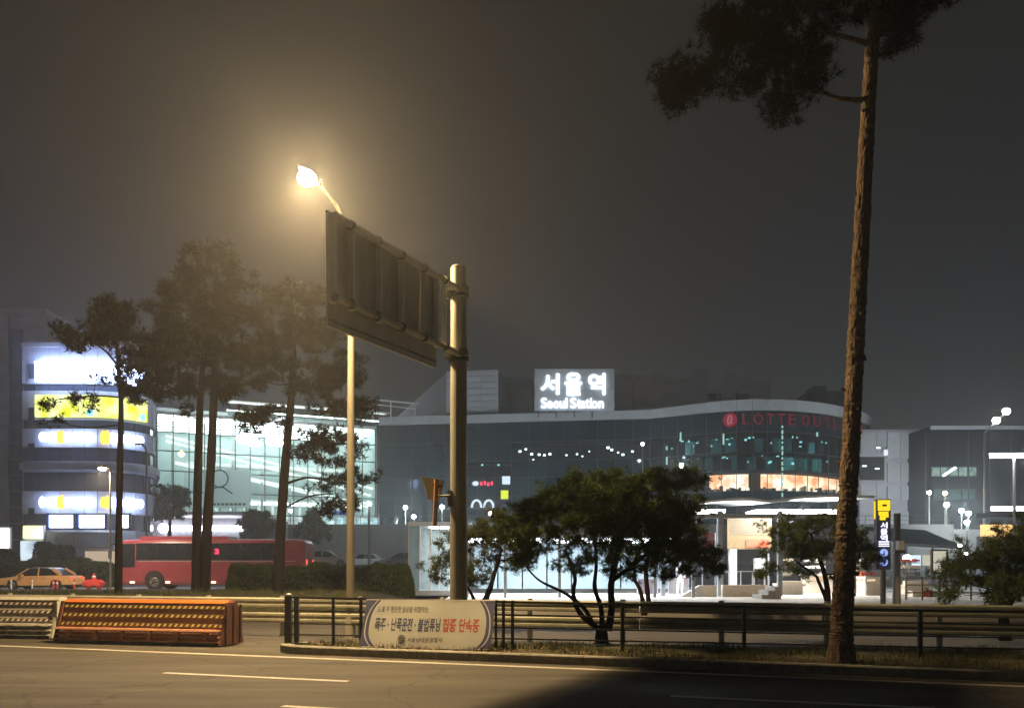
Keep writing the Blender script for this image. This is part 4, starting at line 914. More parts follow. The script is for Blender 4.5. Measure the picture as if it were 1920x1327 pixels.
MB().box((X(1685, 30.5), 30.45, Z(1022, 30.5)), (.22, .3, .34)).build('signal_box', M['white'], cpst); MB().box((X(1682, 30.5), 30.4, Z(1034, 30.5)), (.4, .3, .12)).build('strap', M['steel_dark'], cpst)
# glass lift shaft beside the gantry pole
gl = thing('glass_lift', 'pale glass lift house left of the gantry pole', 'lift house', (X(805, 40), 40, .3))
GY = 40; gz = Z(986, GY)
for px0, px1, yo in ((768, 786, 0), (788, 806, .15), (807, 824, .15), (825, 842, .15)):
    MB().box((X((px0+px1)/2, GY), GY+yo, (.5+gz)/2), (X(px1, GY)-X(px0, GY), .05, gz-.5)).build('glass_panel', M['lift_pane'] if px0 == 768 else M['clear'], gl)
for px in (767, 787, 806.5, 824.5, 843): MB().box((X(px, GY), GY+.05, (.3+gz)/2), (.08, .12, gz-.3)).build('frame_post', M['whitepaint'], gl)
MB().box((X(805, GY), GY+1, gz+.1), (X(845, GY)-X(766, GY), 2.3, .22)).build('lift_roof', M['rooftin'], gl); MB().box((X(805, GY), GY+1, .42), (X(845, GY)-X(766, GY), 2.2, .24)).build('plinth', M['concrete'], gl)
MB().box((X(805, GY), GY+2.1, (.5+gz)/2), (X(843, GY)-X(767, GY), .05, gz-.5)).build('rear_panel', mat('lift_rear_panel', (.4, .47, .5), .5), gl)
MB().box((X(822, GY), GY+.6, gz-.05), (1.0, .6, .05)).build('ceiling_light', E['ceiling'], gl)

# ------------------------------------------------------------------ vehicles
def loft(mb, secs, n=5, p=4.0):              # secs: (x, z0, z1, halfwidth) rounded box sections
    vs = []; K = 24
    for x, z0, z1, hw in secs:
        for k in range(K):
            a = 2*math.pi*(k+.5)/K; c, s = math.cos(a), math.sin(a)
            yy = math.copysign(abs(c)**(2/p), c)*hw; zz = math.copysign(abs(s)**(2/p), s)*(z1-z0)/2+(z0+z1)/2
            vs.append((x, yy, zz))
    fs = []
    for i in range(len(secs)-1):
        for k in range(K): k2 = (k+1) % K; fs.append((i*K+k, i*K+k2, (i+1)*K+k2, (i+1)*K+k))
    fs.append(tuple(range(K-1, -1, -1))); fs.append(tuple((len(secs)-1)*K+k for k in range(K)))
    return mb.add(vs, fs)
def wheel(parent, x, y, r, w, name='wheel'):
    s = 1 if y > 0 else -1
    t = MB().tube([(x, y-s*w, r), (x, y-s*.02, r), (x, y, r)], [r, r, r*.9], 20).build(name, M['tyre'], parent)
    MB().tube([(x, y-s*.01, r), (x, y+s*.015, r)], [r*.62, r*.55], 16).build('rim', M['rim'], t)
    h = MB()
    for k in range(5): a = k*1.2566; h.beam((x, y+s*.025, r), (x+r*.5*math.cos(a), y+s*.025, r+r*.5*math.sin(a)), .02, r*.12)
    h.build('spoke', M['tyre'], t); return t
# coach, nose to -x
bus = thing('coach', 'long red coach with dark windows parked beyond the pines', 'bus')
b = MB(); loft(b, [(-5.98, .55, 2.3, 1.05), (-5.9, .4, 2.95, 1.18), (-5.6, .34, 3.2, 1.24), (-5.0, .32, 3.24, 1.25), (5.3, .32, 3.24, 1.25), (5.85, .4, 3.2, 1.23), (6.0, .6, 3.0, 1.15)], p=9); b.build('body', M['busred'], bus)
for s in (-1, 1):
    for k in range(7): MB().box((-4.05+k*1.32, s*1.256, 2.44), (1.3, .02, 1.08)).build('window', M['busglass'], bus)
    MB().box((-5.23, s*1.254, 2.2), (.9, .024, 1.5)).build('cab_window', M['busglass'], bus)
    for px in (-4.95, -2.7, .2, 4.9): MB().box((px, s*1.26, .5), (.26, .04, .11)).build('marker_lamp', E['marker'], bus)
    MB().box((.4, s*1.255, 1.84), (10.0, .015, .05)).build('trim_strip', M['silver'], bus)
    MB().box((-.2, s*1.255, .95), (.025, .012, 1.1)).build('panel_seam', M['black'], bus)
    for x in (-3.55, 3.1): 
        a = MB(); a.tube([(x, s*1.1, .62), (x, s*1.257, .62)], .63, 20); a.build('wheel_arch', M['black'], bus); wheel(bus, x, s*1.27, .51, .28)
MB().box((-5.98, 0, 2.0), (.08, 2.0, 1.5)).build('windscreen', M['busglass'], bus); MB().box((-5.99, 0, .75), (.06, 2.0, .4)).build('bumper', M['cargrey'], bus)
for s in (-.8, .8): MB().box((-6.02, s, 1.0), (.05, .35, .2)).build('headlight', M['white'], bus); MB().box((6.0, s, 1.6), (.05, .2, .7)).build('tail_lamp', E['tail'], bus)
MB().box((-1.8, 0, 3.33), (5.6, 1.9, .2)).build('roof_unit', M['busred'], bus); MB().box((.5, 1.27, 3.12), (9, .02, .12)).build('roof_trim', M['cargrey'], bus)
MB().tube([(-5.75, -1.2, 2.95), (-6.2, -1.35, 2.9), (-6.3, -1.38, 2.5)], .035, 6).build('mirror_arm', M['black'], bus); MB().box((-6.3, -1.38, 2.25), (.12, .22, .5)).build('mirror', M['black'], bus)
put_text('route_display', fit_text('3', .3, .38, E['number'], .07, .004), bus, (.42, -1.275, 2.45))
bus.location = (X(408, 52), 52.0, .27); bus.rotation_euler = (0, 0, math.radians(0))
sedan_body = [(-2.3, .35), (-2.32, .62), (-2.15, .74), (-1.15, .88), (1.45, .93), (2.15, .9), (2.3, .75), (2.28, .35), (1.78, .33), (1.72, .55), (1.5, .68), (1.28, .68), (1.06, .55), (1.0, .3), (-1.02, .28), (-1.08, .55), (-1.3, .68), (-1.5, .68), (-1.72, .55), (-1.78, .3)]
cab = [(-1.2, .87), (-.45, 1.36), (-.1, 1.43), (.75, 1.42), (1.1, 1.34), (1.75, .92)]
def car(name, label, m, roofm=None, group=None, lit=False):
    o = thing(name, label, 'car', group=group)
    MB().side(sedan_body, lambda z: .9 if z < .8 else .86).build('body', m, o)
    MB().side(cab, lambda z: .82-.24*(z-.87)).build('cabin_glass', M['carglass'], o)
    MB().side([(-.5, 1.345), (-.1, 1.445), (.75, 1.435), (1.15, 1.34), (1.1, 1.3), (.7, 1.4), (-.1, 1.41)], lambda z: .72).build('roof', roofm or m, o)
    for s in (-1, 1):
        MB().beam((-1.15, s*.81, .9), (-.45, s*.71, 1.37), .05, .06).build('front_pillar', m, o); MB().beam((1.7, s*.81, .93), (1.1, s*.71, 1.36), .06, .2).build('rear_pillar', m, o); MB().beam((.22, s*.825, .9), (.22, s*.7, 1.4), .05, .07).build('door_pillar', m, o)
        for x in (-.42, .32): MB().box((x+.3, s*.905, .76), (.16, .02, .03)).build('door_handle', M['rim'], o)
        for x in (-1.4, 1.39): wheel(o, x, s*.9, .33, .22)
        MB().box((-.72, s*.97, .93), (.12, .18, .12)).build('wing_mirror', m, o)
        MB().box((-2.28, s*.62, .64), (.1, .35, .14)).build('headlight', E['palesign'] if lit else M['white'], o); MB().box((2.27, s*.64, .76), (.1, .35, .14)).build('tail_lamp', E['tail'], o)
    MB().box((-2.33, 0, .48), (.03, .9, .2)).build('grille', M['black'], o)
    return o
c = car('taxi', 'orange taxi parked beyond the striped barriers at far left', M['taxi'], M['silver']); c.location = (X(79, 52), 52, .27)
MB().box((.1, 0, 1.5), (.35, .5, .12)).build('roof_light', E['board'], c)
for nm, lab, m, px, Y, rz in (('parked_car', 'silver car with nose hidden behind the red coach', M['silver'], 612, 70, 180), ('parked_car', 'white car parked just right of the lamp pole', M['carwhite'], 682, 84, 4), ('parked_car', 'grey car parked left of the glass lift house', M['cargrey'], 757, 80, -3)):
    o = car(nm, lab, m, group='cars parked below the retaining wall' if px > 0 else None); zz = 1.75
    o.location = (X(px, Y), Y, zz); o.rotation_euler = (0, 0, math.radians(rz))
# red water barrier and striped posts near the taxi
rbx = thing('traffic_barrier', 'red plastic road barrier with a warning cone on top', 'barrier', (X(176, 50), 50, .27))
x = X(176, 50); MB().side([(x-.55, .27+.3), (x-.6, .5+.27), (x-.35, .95), (x+.35, .95), (x+.6, .77), (x+.55, .57)], lambda z: .3 if z < .8 else .2, 50).build('barrier_body', M['redplastic'], rbx)
for s in (-.32, .32): MB().box((x+s, 50, .42), (.12, .35, .3)).build('foot', M['redplastic'], rbx)
MB().tube([(x, 50, .95), (x, 50, 1.35)], [.16, .04], 12).build('cone', M['redplastic'], rbx); MB().tube([(x, 50, 1.1), (x, 50, 1.2)], [.125, .09], 12).build('cone_band', M['white'], rbx)
first = None
for px, lab, red in ((21, 'white delineator post in front of taxi nose', 0), (60, 'white delineator post in front of taxi middle', 0), (100, 'left red and white post by taxi rear wheel', 1), (107, 'right red and white post by taxi rear wheel', 1), (139, 'red and white post behind the taxi', 1), (201, 'dark thin post between barrier and pine trunk', 2)):
    xx = X(px, 49); o = thing('delineator_post', lab, 'post', (xx, 49, .27), 'slim posts along the bus bay'); m = (M['white'], M['redplastic'], M['steel_dark'])[red]
    MB().tube([(xx, 49, .27), (xx, 49, .98)], .05, 8).build('shaft', m, o); MB().tube([(xx, 49, .26), (xx, 49, .32)], .11, 10).build('base', M['tyre'], o)
    if red < 2: MB().tube([(xx, 49, .7), (xx, 49, .82)], .054, 8).build('band', M['white'] if red else M['greybar'], o)

# ------------------------------------------------------------------ striped steel barriers on the road
def steel_barrier(label, p0, p1, h, depth, body, top, end, stripe, group, n=30, dark_end=True):
    a, b_ = Vector((*p0, 0)), Vector((*p1, 0)); u = (b_-a).normalized(); v = Vector((-u.y, u.x, 0)); L = (b_-a).length
    o = thing('steel_barrier', label, 'road barrier', (a+b_)/2, group)
    def ext(prof, s0, s1, name, m, par=o):      # prof in (depth, z), pushed along the length
        n_ = len(prof); vs = [a+u*s+v*d+Vector((0, 0, z)) for s in (s0, s1) for d, z in prof]
        return MB().add(vs, [tuple(range(n_)), tuple(range(2*n_-1, n_-1, -1))]+[(i, n_+i, n_+(i+1) % n_, (i+1) % n_) for i in range(n_)]).build(name, m, par)
    t = .2
    ext([(.06, .1), (t+.12, h*.93), (depth-t-.12, h*.93), (depth-.06, .1)], .04, L-.04, 'barrier_body', body)
    ext([(t+.08, h*.93), (t+.17, h), (depth-t-.1, h), (depth-t-.06, h*.93)], 0, L, 'top_cover', top)
    for k, zz in enumerate((.84, .645, .45)):
        fo = .06+(.1)*(zz-.1)/.83
        z0, z1 = h*(zz-.036), h*(zz+.036); f0 = .06+(t+.06)*(z0/h-.1)/.83-.03; f1 = .06+(t+.06)*(z1/h-.1)/.83-.03
        s = ext([(f0, z0), (f1, z1), (f1+.06, z1), (f0+.06, z0)], .02, L-.02, 'stripe_rail', M['dirty_rail'])
        q = MB(); d = L/n
        for i in range(n):
            s0 = .02+d*i+.02; vs = [a+u*(s0+ds)+v*(f0-.004+dz*(f1-f0))+Vector((0, 0, z0+.006+(z1-z0-.012)*dz)) for ds, dz in ((d*.1, 0), (d*.5, 0), (d*.75, 1), (d*.35, 1))]
            q.add(vs+[w+v*.003 for w in vs], [(0, 1, 2, 3), (7, 6, 5, 4), (0, 4, 5, 1), (1, 5, 6, 2), (2, 6, 7, 3), (3, 7, 4, 0)])
        q.build('stripe', stripe, s)
    for z0, z1 in ((.33, .37), (.2, .235), (.09, .125)): ext([(-.02, h*z0), (0, h*z1), (.12, h*z1), (.1, h*z0)], .01, L-.01, 'ledge', body)
    for i in range(6): ext([(-.005, h*.125), (.01, h*.33), (.09, h*.33), (.08, h*.125)], L*(i+.5)/6-.04, L*(i+.5)/6+.04, 'rib', body)
    for i in range(5): ext([(0, 0), (0, .095), (depth, .095), (depth, 0)], .1+(L-.4)*i/4, .3+(L-.4)*i/4, 'foot', M['steel_dark'])
    for s0 in (-.05, L-.02): ext([(0, .03), (t+.05, h*.95), (depth-t-.05, h*.95), (depth, .03)], s0, s0+.07, 'end_plate', end)
    for d0 in (.12, depth*.5-.03, depth-.2): ext([(d0, .05), (d0+.02, h*.9), (d0+.08, h*.9), (d0+.06, .05)], L+.05, L+.09, 'end_rib', end)
    return o
steel_barrier('rusty orange steel barrier with three rows of yellow hazard stripes', (-10.1, 17.65), (-6.12, 16.72), .97, .85, M['rust'], M['orange'], mat('rusted_end', (.2, .07, .04), .8, scale=6, rgb2=(.045, .04, .035), stretch=(1, 1, .4)), M['yellow'], 'striped steel barriers')
steel_barrier('grey steel barrier with pale hazard stripes cut by the left edge', (-15.2, 19.4), (-10.75, 18.6), .97, .85, M['greybar'], M['greybar'], M['greybar'], M['white'], 'striped steel barriers')

# ------------------------------------------------------------------ fence, guard rail, banner
def fence(label, px0, px1, posts, group=None):
    (xa, ya), (xb, yb) = online(px0, FA, FB), online(px1, FA, FB)
    o = thing('railing_fence', label, 'fence', ((xa+xb)/2, (ya+yb)/2, .13), 'dark railing fence sections'); tz = lambda x: 1.06-.012*(x+4.4)
    for f, w in ((1.0, .045), (.72, .028), (.44, .028), (.2, .028)):
        MB().beam((xa, ya, .13+(tz(xa)-.13)*f), (xb, yb, .13+(tz(xb)-.13)*f), w, w).build('rail', M['steel_dark'], o)
    for px, w in posts:
        x, y = online(px, FA, FB); y += .003; MB().box((x, y, (.1+tz(x)+.03)/2), (w, w*1.1, tz(x)+.03-.1)).build('post', M['steel_dark'], o)
        if w > .11: MB().sphere((x, y, tz(x)+.05), (w*.5, w*.5, .04), 10, 5).build('post_cap', M['galv'], o)
fence('short dark railing between the orange barrier and the banner', 538, 700, ((541, .13), (556, .09), (625, .055), (677, .06)))
fence('long dark railing running right from the banner', 700, 2120, ((930, .05), (944, .06), (961, .06), (1167, .06), (1395, .06), (1725, .065), (2060, .06)))
gr = thing('guard_rail', 'two tier galvanised guard rail behind the dark railing', 'guard rail', (0, 18, 0)); GA, GB = 17.9, -.27
gpt = [(x, GA+GB*x) for x in (-16, 14)]
wp = [(d, z*.82) for d, z in [(0, -.15), (.05, -.11), (.05, -.05), (0, -.015), (0, .015), (.05, .05), (.05, .11), (0, .15), (-.012, .15), (.035, .105), (.035, .055), (-.014, .012), (-.014, -.012), (.035, -.055), (.035, -.105), (-.012, -.15)]]
u = Vector((1, GB, 0)).normalized(); nn = Vector((u.y, -u.x, 0))
for zc in (.82, .47):
    for k in range(8):
        s0 = Vector((-16+k*3.75, GA+GB*(-16+k*3.75), zc)); s1 = Vector((-16+(k+1)*3.75, GA+GB*(-16+(k+1)*3.75), zc))-u*.02; n = len(wp)
        vs = [q+nn*(d+.0)+Vector((0, 0, z)) for q in (s0, s1) for d, z in wp]
        MB().add(vs, [tuple(range(n)), tuple(range(2*n-1, n-1, -1))]+[(i, n+i, n+(i+1) % n, (i+1) % n) for i in range(n)]).build('rail_beam', M['galv_rail'], gr)
for k in range(16):
    x = -16+k*2+.4; MB().tube([(x, GA+GB*x+.09, 0), (x, GA+GB*x+.09, .98)], .06, 8).build('rail_post', M['galv'], gr)

ba = thing('banner', 'cream roadside banner with navy ends and printed warning on the railing', 'banner', (-1.6, 15.4, .15))
(xa, ya), (xb, yb) = online(688, FA-.12, FB), online(929, FA-.12, FB); z0, z1 = .14, 1.045
BL = math.hypot(xb-xa, yb-ya); bang = math.atan2(yb-ya, xb-xa); BH = z1-z0
def bpt(s, t, d):                          # along, up, proud of the cloth
    k = .012*math.sin(s*4.3)*math.sin(t*3.1+.6)+.008*math.sin(s*9+t*4)
    d = d+.4*(1-t/BH)
    return (xa+math.cos(bang)*s+math.sin(bang)*(d-k), ya+math.sin(bang)*s-math.cos(bang)*(d-k), z0+t)
def bsheet(name, poly_rows, d, m, par=None):  # rows of (t, s0, s1)
    mb = MB(); vs = []; fs = []; n = 16
    for t, s0, s1 in poly_rows: vs += [bpt(s0+(s1-s0)*k/n, t, d) for k in range(n+1)]
    for j in range(len(poly_rows)-1):
        for k in range(n): a = j*(n+1)+k; fs.append((a, a+1, a+n+2, a+n+1))
    return mb.add(vs, fs).build(name, m, par or ba)
def inset(t, k=0):                          # oval ends of the cream field
    u = (t/BH-.42)/.58 if t/BH > .42 else (t/BH-.42)/.42; return BL*(.05+.075*abs(u)**2.6)+k
for e in (0, 1):
    bsheet('navy_end', [(BH*j/24, 0 if e == 0 else BL-inset(BH*j/24)-.004, inset(BH*j/24)+.004 if e == 0 else BL) for j in range(25)], 0, M['navy'])
bsheet('cream_field', [(BH*(.012+.976*j/24), inset(BH*(.012+.976*j/24)), BL-inset(BH*(.012+.976*j/24))) for j in range(25)], .003, M['banner'])
for e in (0, 1):
    r = []
    for j in range(25):
        t = BH*(.012+.976*j/24); s = inset(t)-.075-.02*(1-j/24); s = max(.012, s); s0, s1 = (s, s+.022) if e == 0 else (BL-s-.022, BL-s); r.append((t, s0, s1))
    bsheet('pale_edge_curve', r, .004, M['whitepaint'])
bsheet('bottom_hem', [(0, 0, BL), (.018, 0, BL)], .006, M['whitepaint']); bsheet('top_hem', [(BH-.016, 0, BL), (BH, 0, BL)], .006, M['whitepaint'])
def btext(s, sc, tc, w, h, m, bold=0):
    me = fit_text(s, w, h, m, bold); n = len(me.vertices); co = np.zeros(n*3, dtype=np.float32); me.vertices.foreach_get('co', co); co = co.reshape(-1, 3)
    for i in range(n): co[i] = Vector(bpt(sc+co[i][0], tc+co[i][1], .0065))-wloc(ba)
    me.vertices.foreach_set('co', co.reshape(-1)); me.update(); o = bpy.data.objects.new('print_line', me); C.objects.link(o); o.parent = ba
px2s = lambda px: (px-688)/(929-688)*BL; py2t = lambda py: (1214-py)/(1214-1122)*BH
btext('도로 위 평온한 일상을 위협하는', px2s(760), py2t(1141), px2s(807)-px2s(712), .115, M['greyprint'], .012)
btext('폭주 · 난폭운전 · 불법튜닝', px2s(772), py2t(1170), px2s(833)-px2s(711), .25, M['navy'], .025)
btext('집중 단속중', px2s(871), py2t(1170), px2s(905)-px2s(838), .25, M['redprint'], .025)
btext('서울남대문경찰서', px2s(808), py2t(1198), px2s(840)-px2s(777), .09, M['greyprint'], .012)
MB().tube([bpt(px2s(765)+.07*math.cos(t), py2t(1197)+.07*math.sin(t), .008) for t in np.linspace(0, 6.2832, 20)], .008, 5).build('crest_ring', M['greyprint'], ba)
MB().tube([bpt(px2s(765)+.035*math.cos(t), py2t(1197)+.035*math.sin(t), .008) for t in np.linspace(0, 6.2832, 14)], .012, 5).build('crest_mark', M['greyprint'], ba)
for s, t in ((0.02, BH-.02), (BL-.02, BH-.02), (.02, .02), (BL-.02, .02)):
    MB().tube([bpt(s, t, .005), Vector(bpt(s, t, -.25))+Vector((0, 0, .02))], .006, 5).build('tie_cord', M['white'], ba)

# ------------------------------------------------------------------ gantry sign and street lamp
GYp = 16.6; gx = X(860, GYp)
ga = thing('gantry_sign', 'big roadside gantry pole carrying a direction board seen from behind', 'road sign', (gx, GYp, 0))
ptop = Z(503, GYp); MB().tube([(gx, GYp, 0), (gx, GYp, ptop)], [.185, .165], 24).build('pole', M['pole'], ga, smooth=False)
MB().tube([(gx, GYp, ptop-.001), (gx, GYp, ptop+.03)], [.17, .15], 20).build('pole_cap', M['pole'], ga)
MB().tube([(gx, GYp, 0), (gx, GYp, .04)], .34, 20).build('base_plate', M['galv'], ga)
MB().box((gx-.17, GYp-.1, Z(935, GYp)), (.1, .12, .32)).build('hatch', M['clamp'], ga)
A0 = Vector((X(611, 13.1), 13.1)); A1 = Vector((gx, GYp)); ud = (A1-A0).normalized()
zb = lambda s, py0, py1: Z(py0, 12.0)+(Z(py1, GYp)-Z(py0, 12.0))*s
Lb = (A1-A0).length
zt, zl = Z(549, GYp), Z(668, GYp)
nv = Vector((ud.y, -ud.x))                   # towards the camera side
def G(s, d, z): return Vector((A0.x+ud.x*s+nv.x*d, A0.y+ud.y*s+nv.y*d, z))
for z, nm in ((zt, 'upper_arm'), (zl, 'lower_arm')):
    MB().tube([G(.0, .22, z+.0), G(Lb-.18, .12, z)], .062, 12).build(nm, M['galv'], ga)
    MB().tube([G(-.03, .22, z), G(.0, .22, z)], .075, 12).build('arm_cap', M['galv'], ga)
    for k in range(6):
        s = .35+k*.72; MB().tube([G(s, .22-s*.02, z), G(s+.04, .22-s*.02, z)], .088, 10).build('pipe_clamp', M['clamp'], ga)
    cl = MB(); cl.tube([(gx, GYp, z-.12), (gx, GYp, z+.12)], .215, 16)
    cl.box((gx+.02, GYp-.22, z), (.34, .16, .1)); cl.box((gx-.22, GYp-.05, z), (.12, .3, .12))
    for s in (-.16, .16): cl.tube([(gx+s, GYp-.32, z), (gx+s, GYp+.2, z)], .025, 6)
    cl.build('pole_clamp', M['clamp'], ga)
SW = Lb*.78; ztp, zbt = zt+.12, zl-.42        # sign face: lower strip hangs below the lower arm
panel_cols = 6
for k in range(panel_cols):
    s0, s1 = SW*k/panel_cols, SW*(k+1)/panel_cols-.006; vs = [G(s, d, z) for d in (.03, 0) for s, z in ((s0, zl-.02), (s1, zl-.02), (s1, ztp), (s0, ztp))]
    MB().add(vs, [(3, 2, 1, 0), (4, 5, 6, 7), (0, 1, 5, 4), (1, 2, 6, 5), (2, 3, 7, 6), (3, 0, 4, 7)]).build('board_panel', M['signback'], ga)
vs = [G(s, d, z) for d in (.035, 0) for s, z in ((0, zbt), (SW, zbt), (SW, zl-.026), (0, zl-.026))]
MB().add(vs, [(3, 2, 1, 0), (4, 5, 6, 7), (0, 1, 5, 4), (1, 2, 6, 5), (2, 3, 7, 6), (3, 0, 4, 7)]).build('lower_strip', M['signback'], ga)
for s in (.05, .5, 1.25, 1.9, 2.62, 3.3, SW-.08):
    MB().beam(G(s, .1, zl-.05), G(s, .1, zt+.08), .1, .12).build('stiffener', M['stiff'], ga)
for z in (ztp, zbt): MB().beam(G(-.01, .02, z), G(SW+.01, .02, z), .06, .03).build('edge_trim', M['galv'], ga)
for z in (zbt+.1,): MB().beam(G(.0, .045, z), G(SW, .045, z), .02, .03).build('edge_seam', M['clamp'], ga)
# small triangular sign seen from behind, on its own bracket off the pole
ts = thing('triangular_sign', 'triangular road sign seen from behind on a bracket off the gantry pole', 'road sign', P(812, 925, 16.2))
tp = [P(791, 893, 16.2), P(829, 899, 16.0), P(833, 905, 16.0), P(822, 938, 16.05), P(803, 936, 16.15)]
MB().add(tp+[v+Vector((-.01, .03, 0)) for v in tp], [(0, 1, 2, 3, 4), (9, 8, 7, 6, 5)]+[(i, 5+i, 5+(i+1) % 5, (i+1) % 5) for i in range(5)]).build('plate', mat('yellowed_plate', (.5, .46, .28), .5, var=.15, scale=8), ts)
MB().tube([P(819, 899, 15.93), P(815, 985, 15.93)], .045, 8).build('mount_tube', M['rust'], ts); MB().tube([P(819, 930, 15.95), P(838, 929, 16.35), (gx-.1, GYp-.02, Z(928, GYp))], .022, 8).build('bracket', M['galv'], ts)
MB().beam(P(812, 908, 15.95), P(828, 912, 15.95), .03, .05).build('brace', M['clamp'], ts)

SLY = 19.0; lx = X(657, SLY)
sl = thing('street_lamp', 'tall street lamp with glowing orange head above the gantry board', 'street lamp', (lx, SLY, 0))
HX, HY, HZ = -4.42, 17.25, Z(336, 17.25)
MB().tube([(lx, SLY, 0), (lx+.01, SLY, 5.5), (lx+.02, SLY, HZ-1.1), (lx+.02, SLY-.01, HZ-1.0)], [.1, .085, .065, .062], 14).build('pole', M['lamp_pole'], sl)
MB().tube([(lx+.02, SLY-.01, HZ-1.02), (lx-.03, SLY-.15, HZ-.45), (lx-.2, SLY-.6, HZ-.05), (HX+.16, HY+.5, HZ+.12)], [.05, .05, .042, .036], 12).build('arm', M['arm_dark'], sl)
MB().tube([(lx, SLY, 0), (lx, SLY, .5)], .13, 14).build('pole_base', M['galv'], sl)
hv = Vector((HX-lx, HY-SLY, 0)).normalized()
hp0, hp1 = Vector((HX, HY, HZ+.1))-hv*.45, Vector((HX, HY, HZ+.13))+hv*.3
MB().tube([hp0, hp0+(hp1-hp0)*.25, hp0+(hp1-hp0)*.75, hp1], [.04, .085, .085, .03], 12).build('lamp_head', M['clamp'], sl)
MB().sphere((HX, HY, HZ+.02), (.19, .19, .15), 16, 8).build('lamp_bowl', E['sodium'], sl)
ld = bpy.data.lights.new('sodium_light', 'SPOT'); ld.energy = 3700; ld.color = (1, .66, .29); ld.shadow_soft_size = .33; ld.spot_size = math.radians(150); ld.spot_blend = .45
lo = bpy.data.objects.new('sodium_light', ld); C.objects.link(lo); lo.parent = sl; lo.location = Vector((HX, HY, HZ-.16))-sl.location

# ------------------------------------------------------------------ pines, hedges
def tufts(V, pads, Y, rough, k, L, w, seed, up=.35, den=1.0, dy=None):
    r = np.random.default_rng(seed); out = []; s = F/Y
    for pad in pads:
        px, py, rx, ry = pad[:4]; dn = pad[4] if len(pad) > 4 else 1.0
        c = np.array(P(px, py, Y)); a = np.array([rx/s, rx/s*.8, ry/s]); yo = r.normal(0, (dy if dy is not None else .35)*a[0]); c[1] += yo
        area = (rx/s)*(ry/s)
        n = max(6, int(den*dn*area/(L*L)*11)); d = r.normal(size=(n, 3)); d /= np.linalg.norm(d, axis=1)[:, None]
        rad = r.random(n)**.42; edge = 1+rough*r.normal(size=n)*.35
        pos = c+d*a*(rad*edge)[:, None]; m_ = max(4, n//13); pos = pos[r.integers(0, m_, n)]+r.normal(size=(n, 3))*L*np.array([.6, .6, .42])
        N = n*k; base = np.repeat(pos, k, 0); dr = r.normal(size=(N, 3)); dr[:, 2] += up*1.4; dr += np.repeat(d, k, 0)*.7; dr /= np.linalg.norm(dr, axis=1)[:, None]
        ln = L*r.uniform(.6, 1.25, N)[:, None]; side = np.cross(dr, r.normal(size=(N, 3))); side /= np.linalg.norm(side, axis=1)[:, None]
        st_ = base+dr*ln*.05; T_ = np.stack([st_-side*w, st_+side*w, st_+dr*ln], 1); out.append(T_)
    return np.concatenate(out)
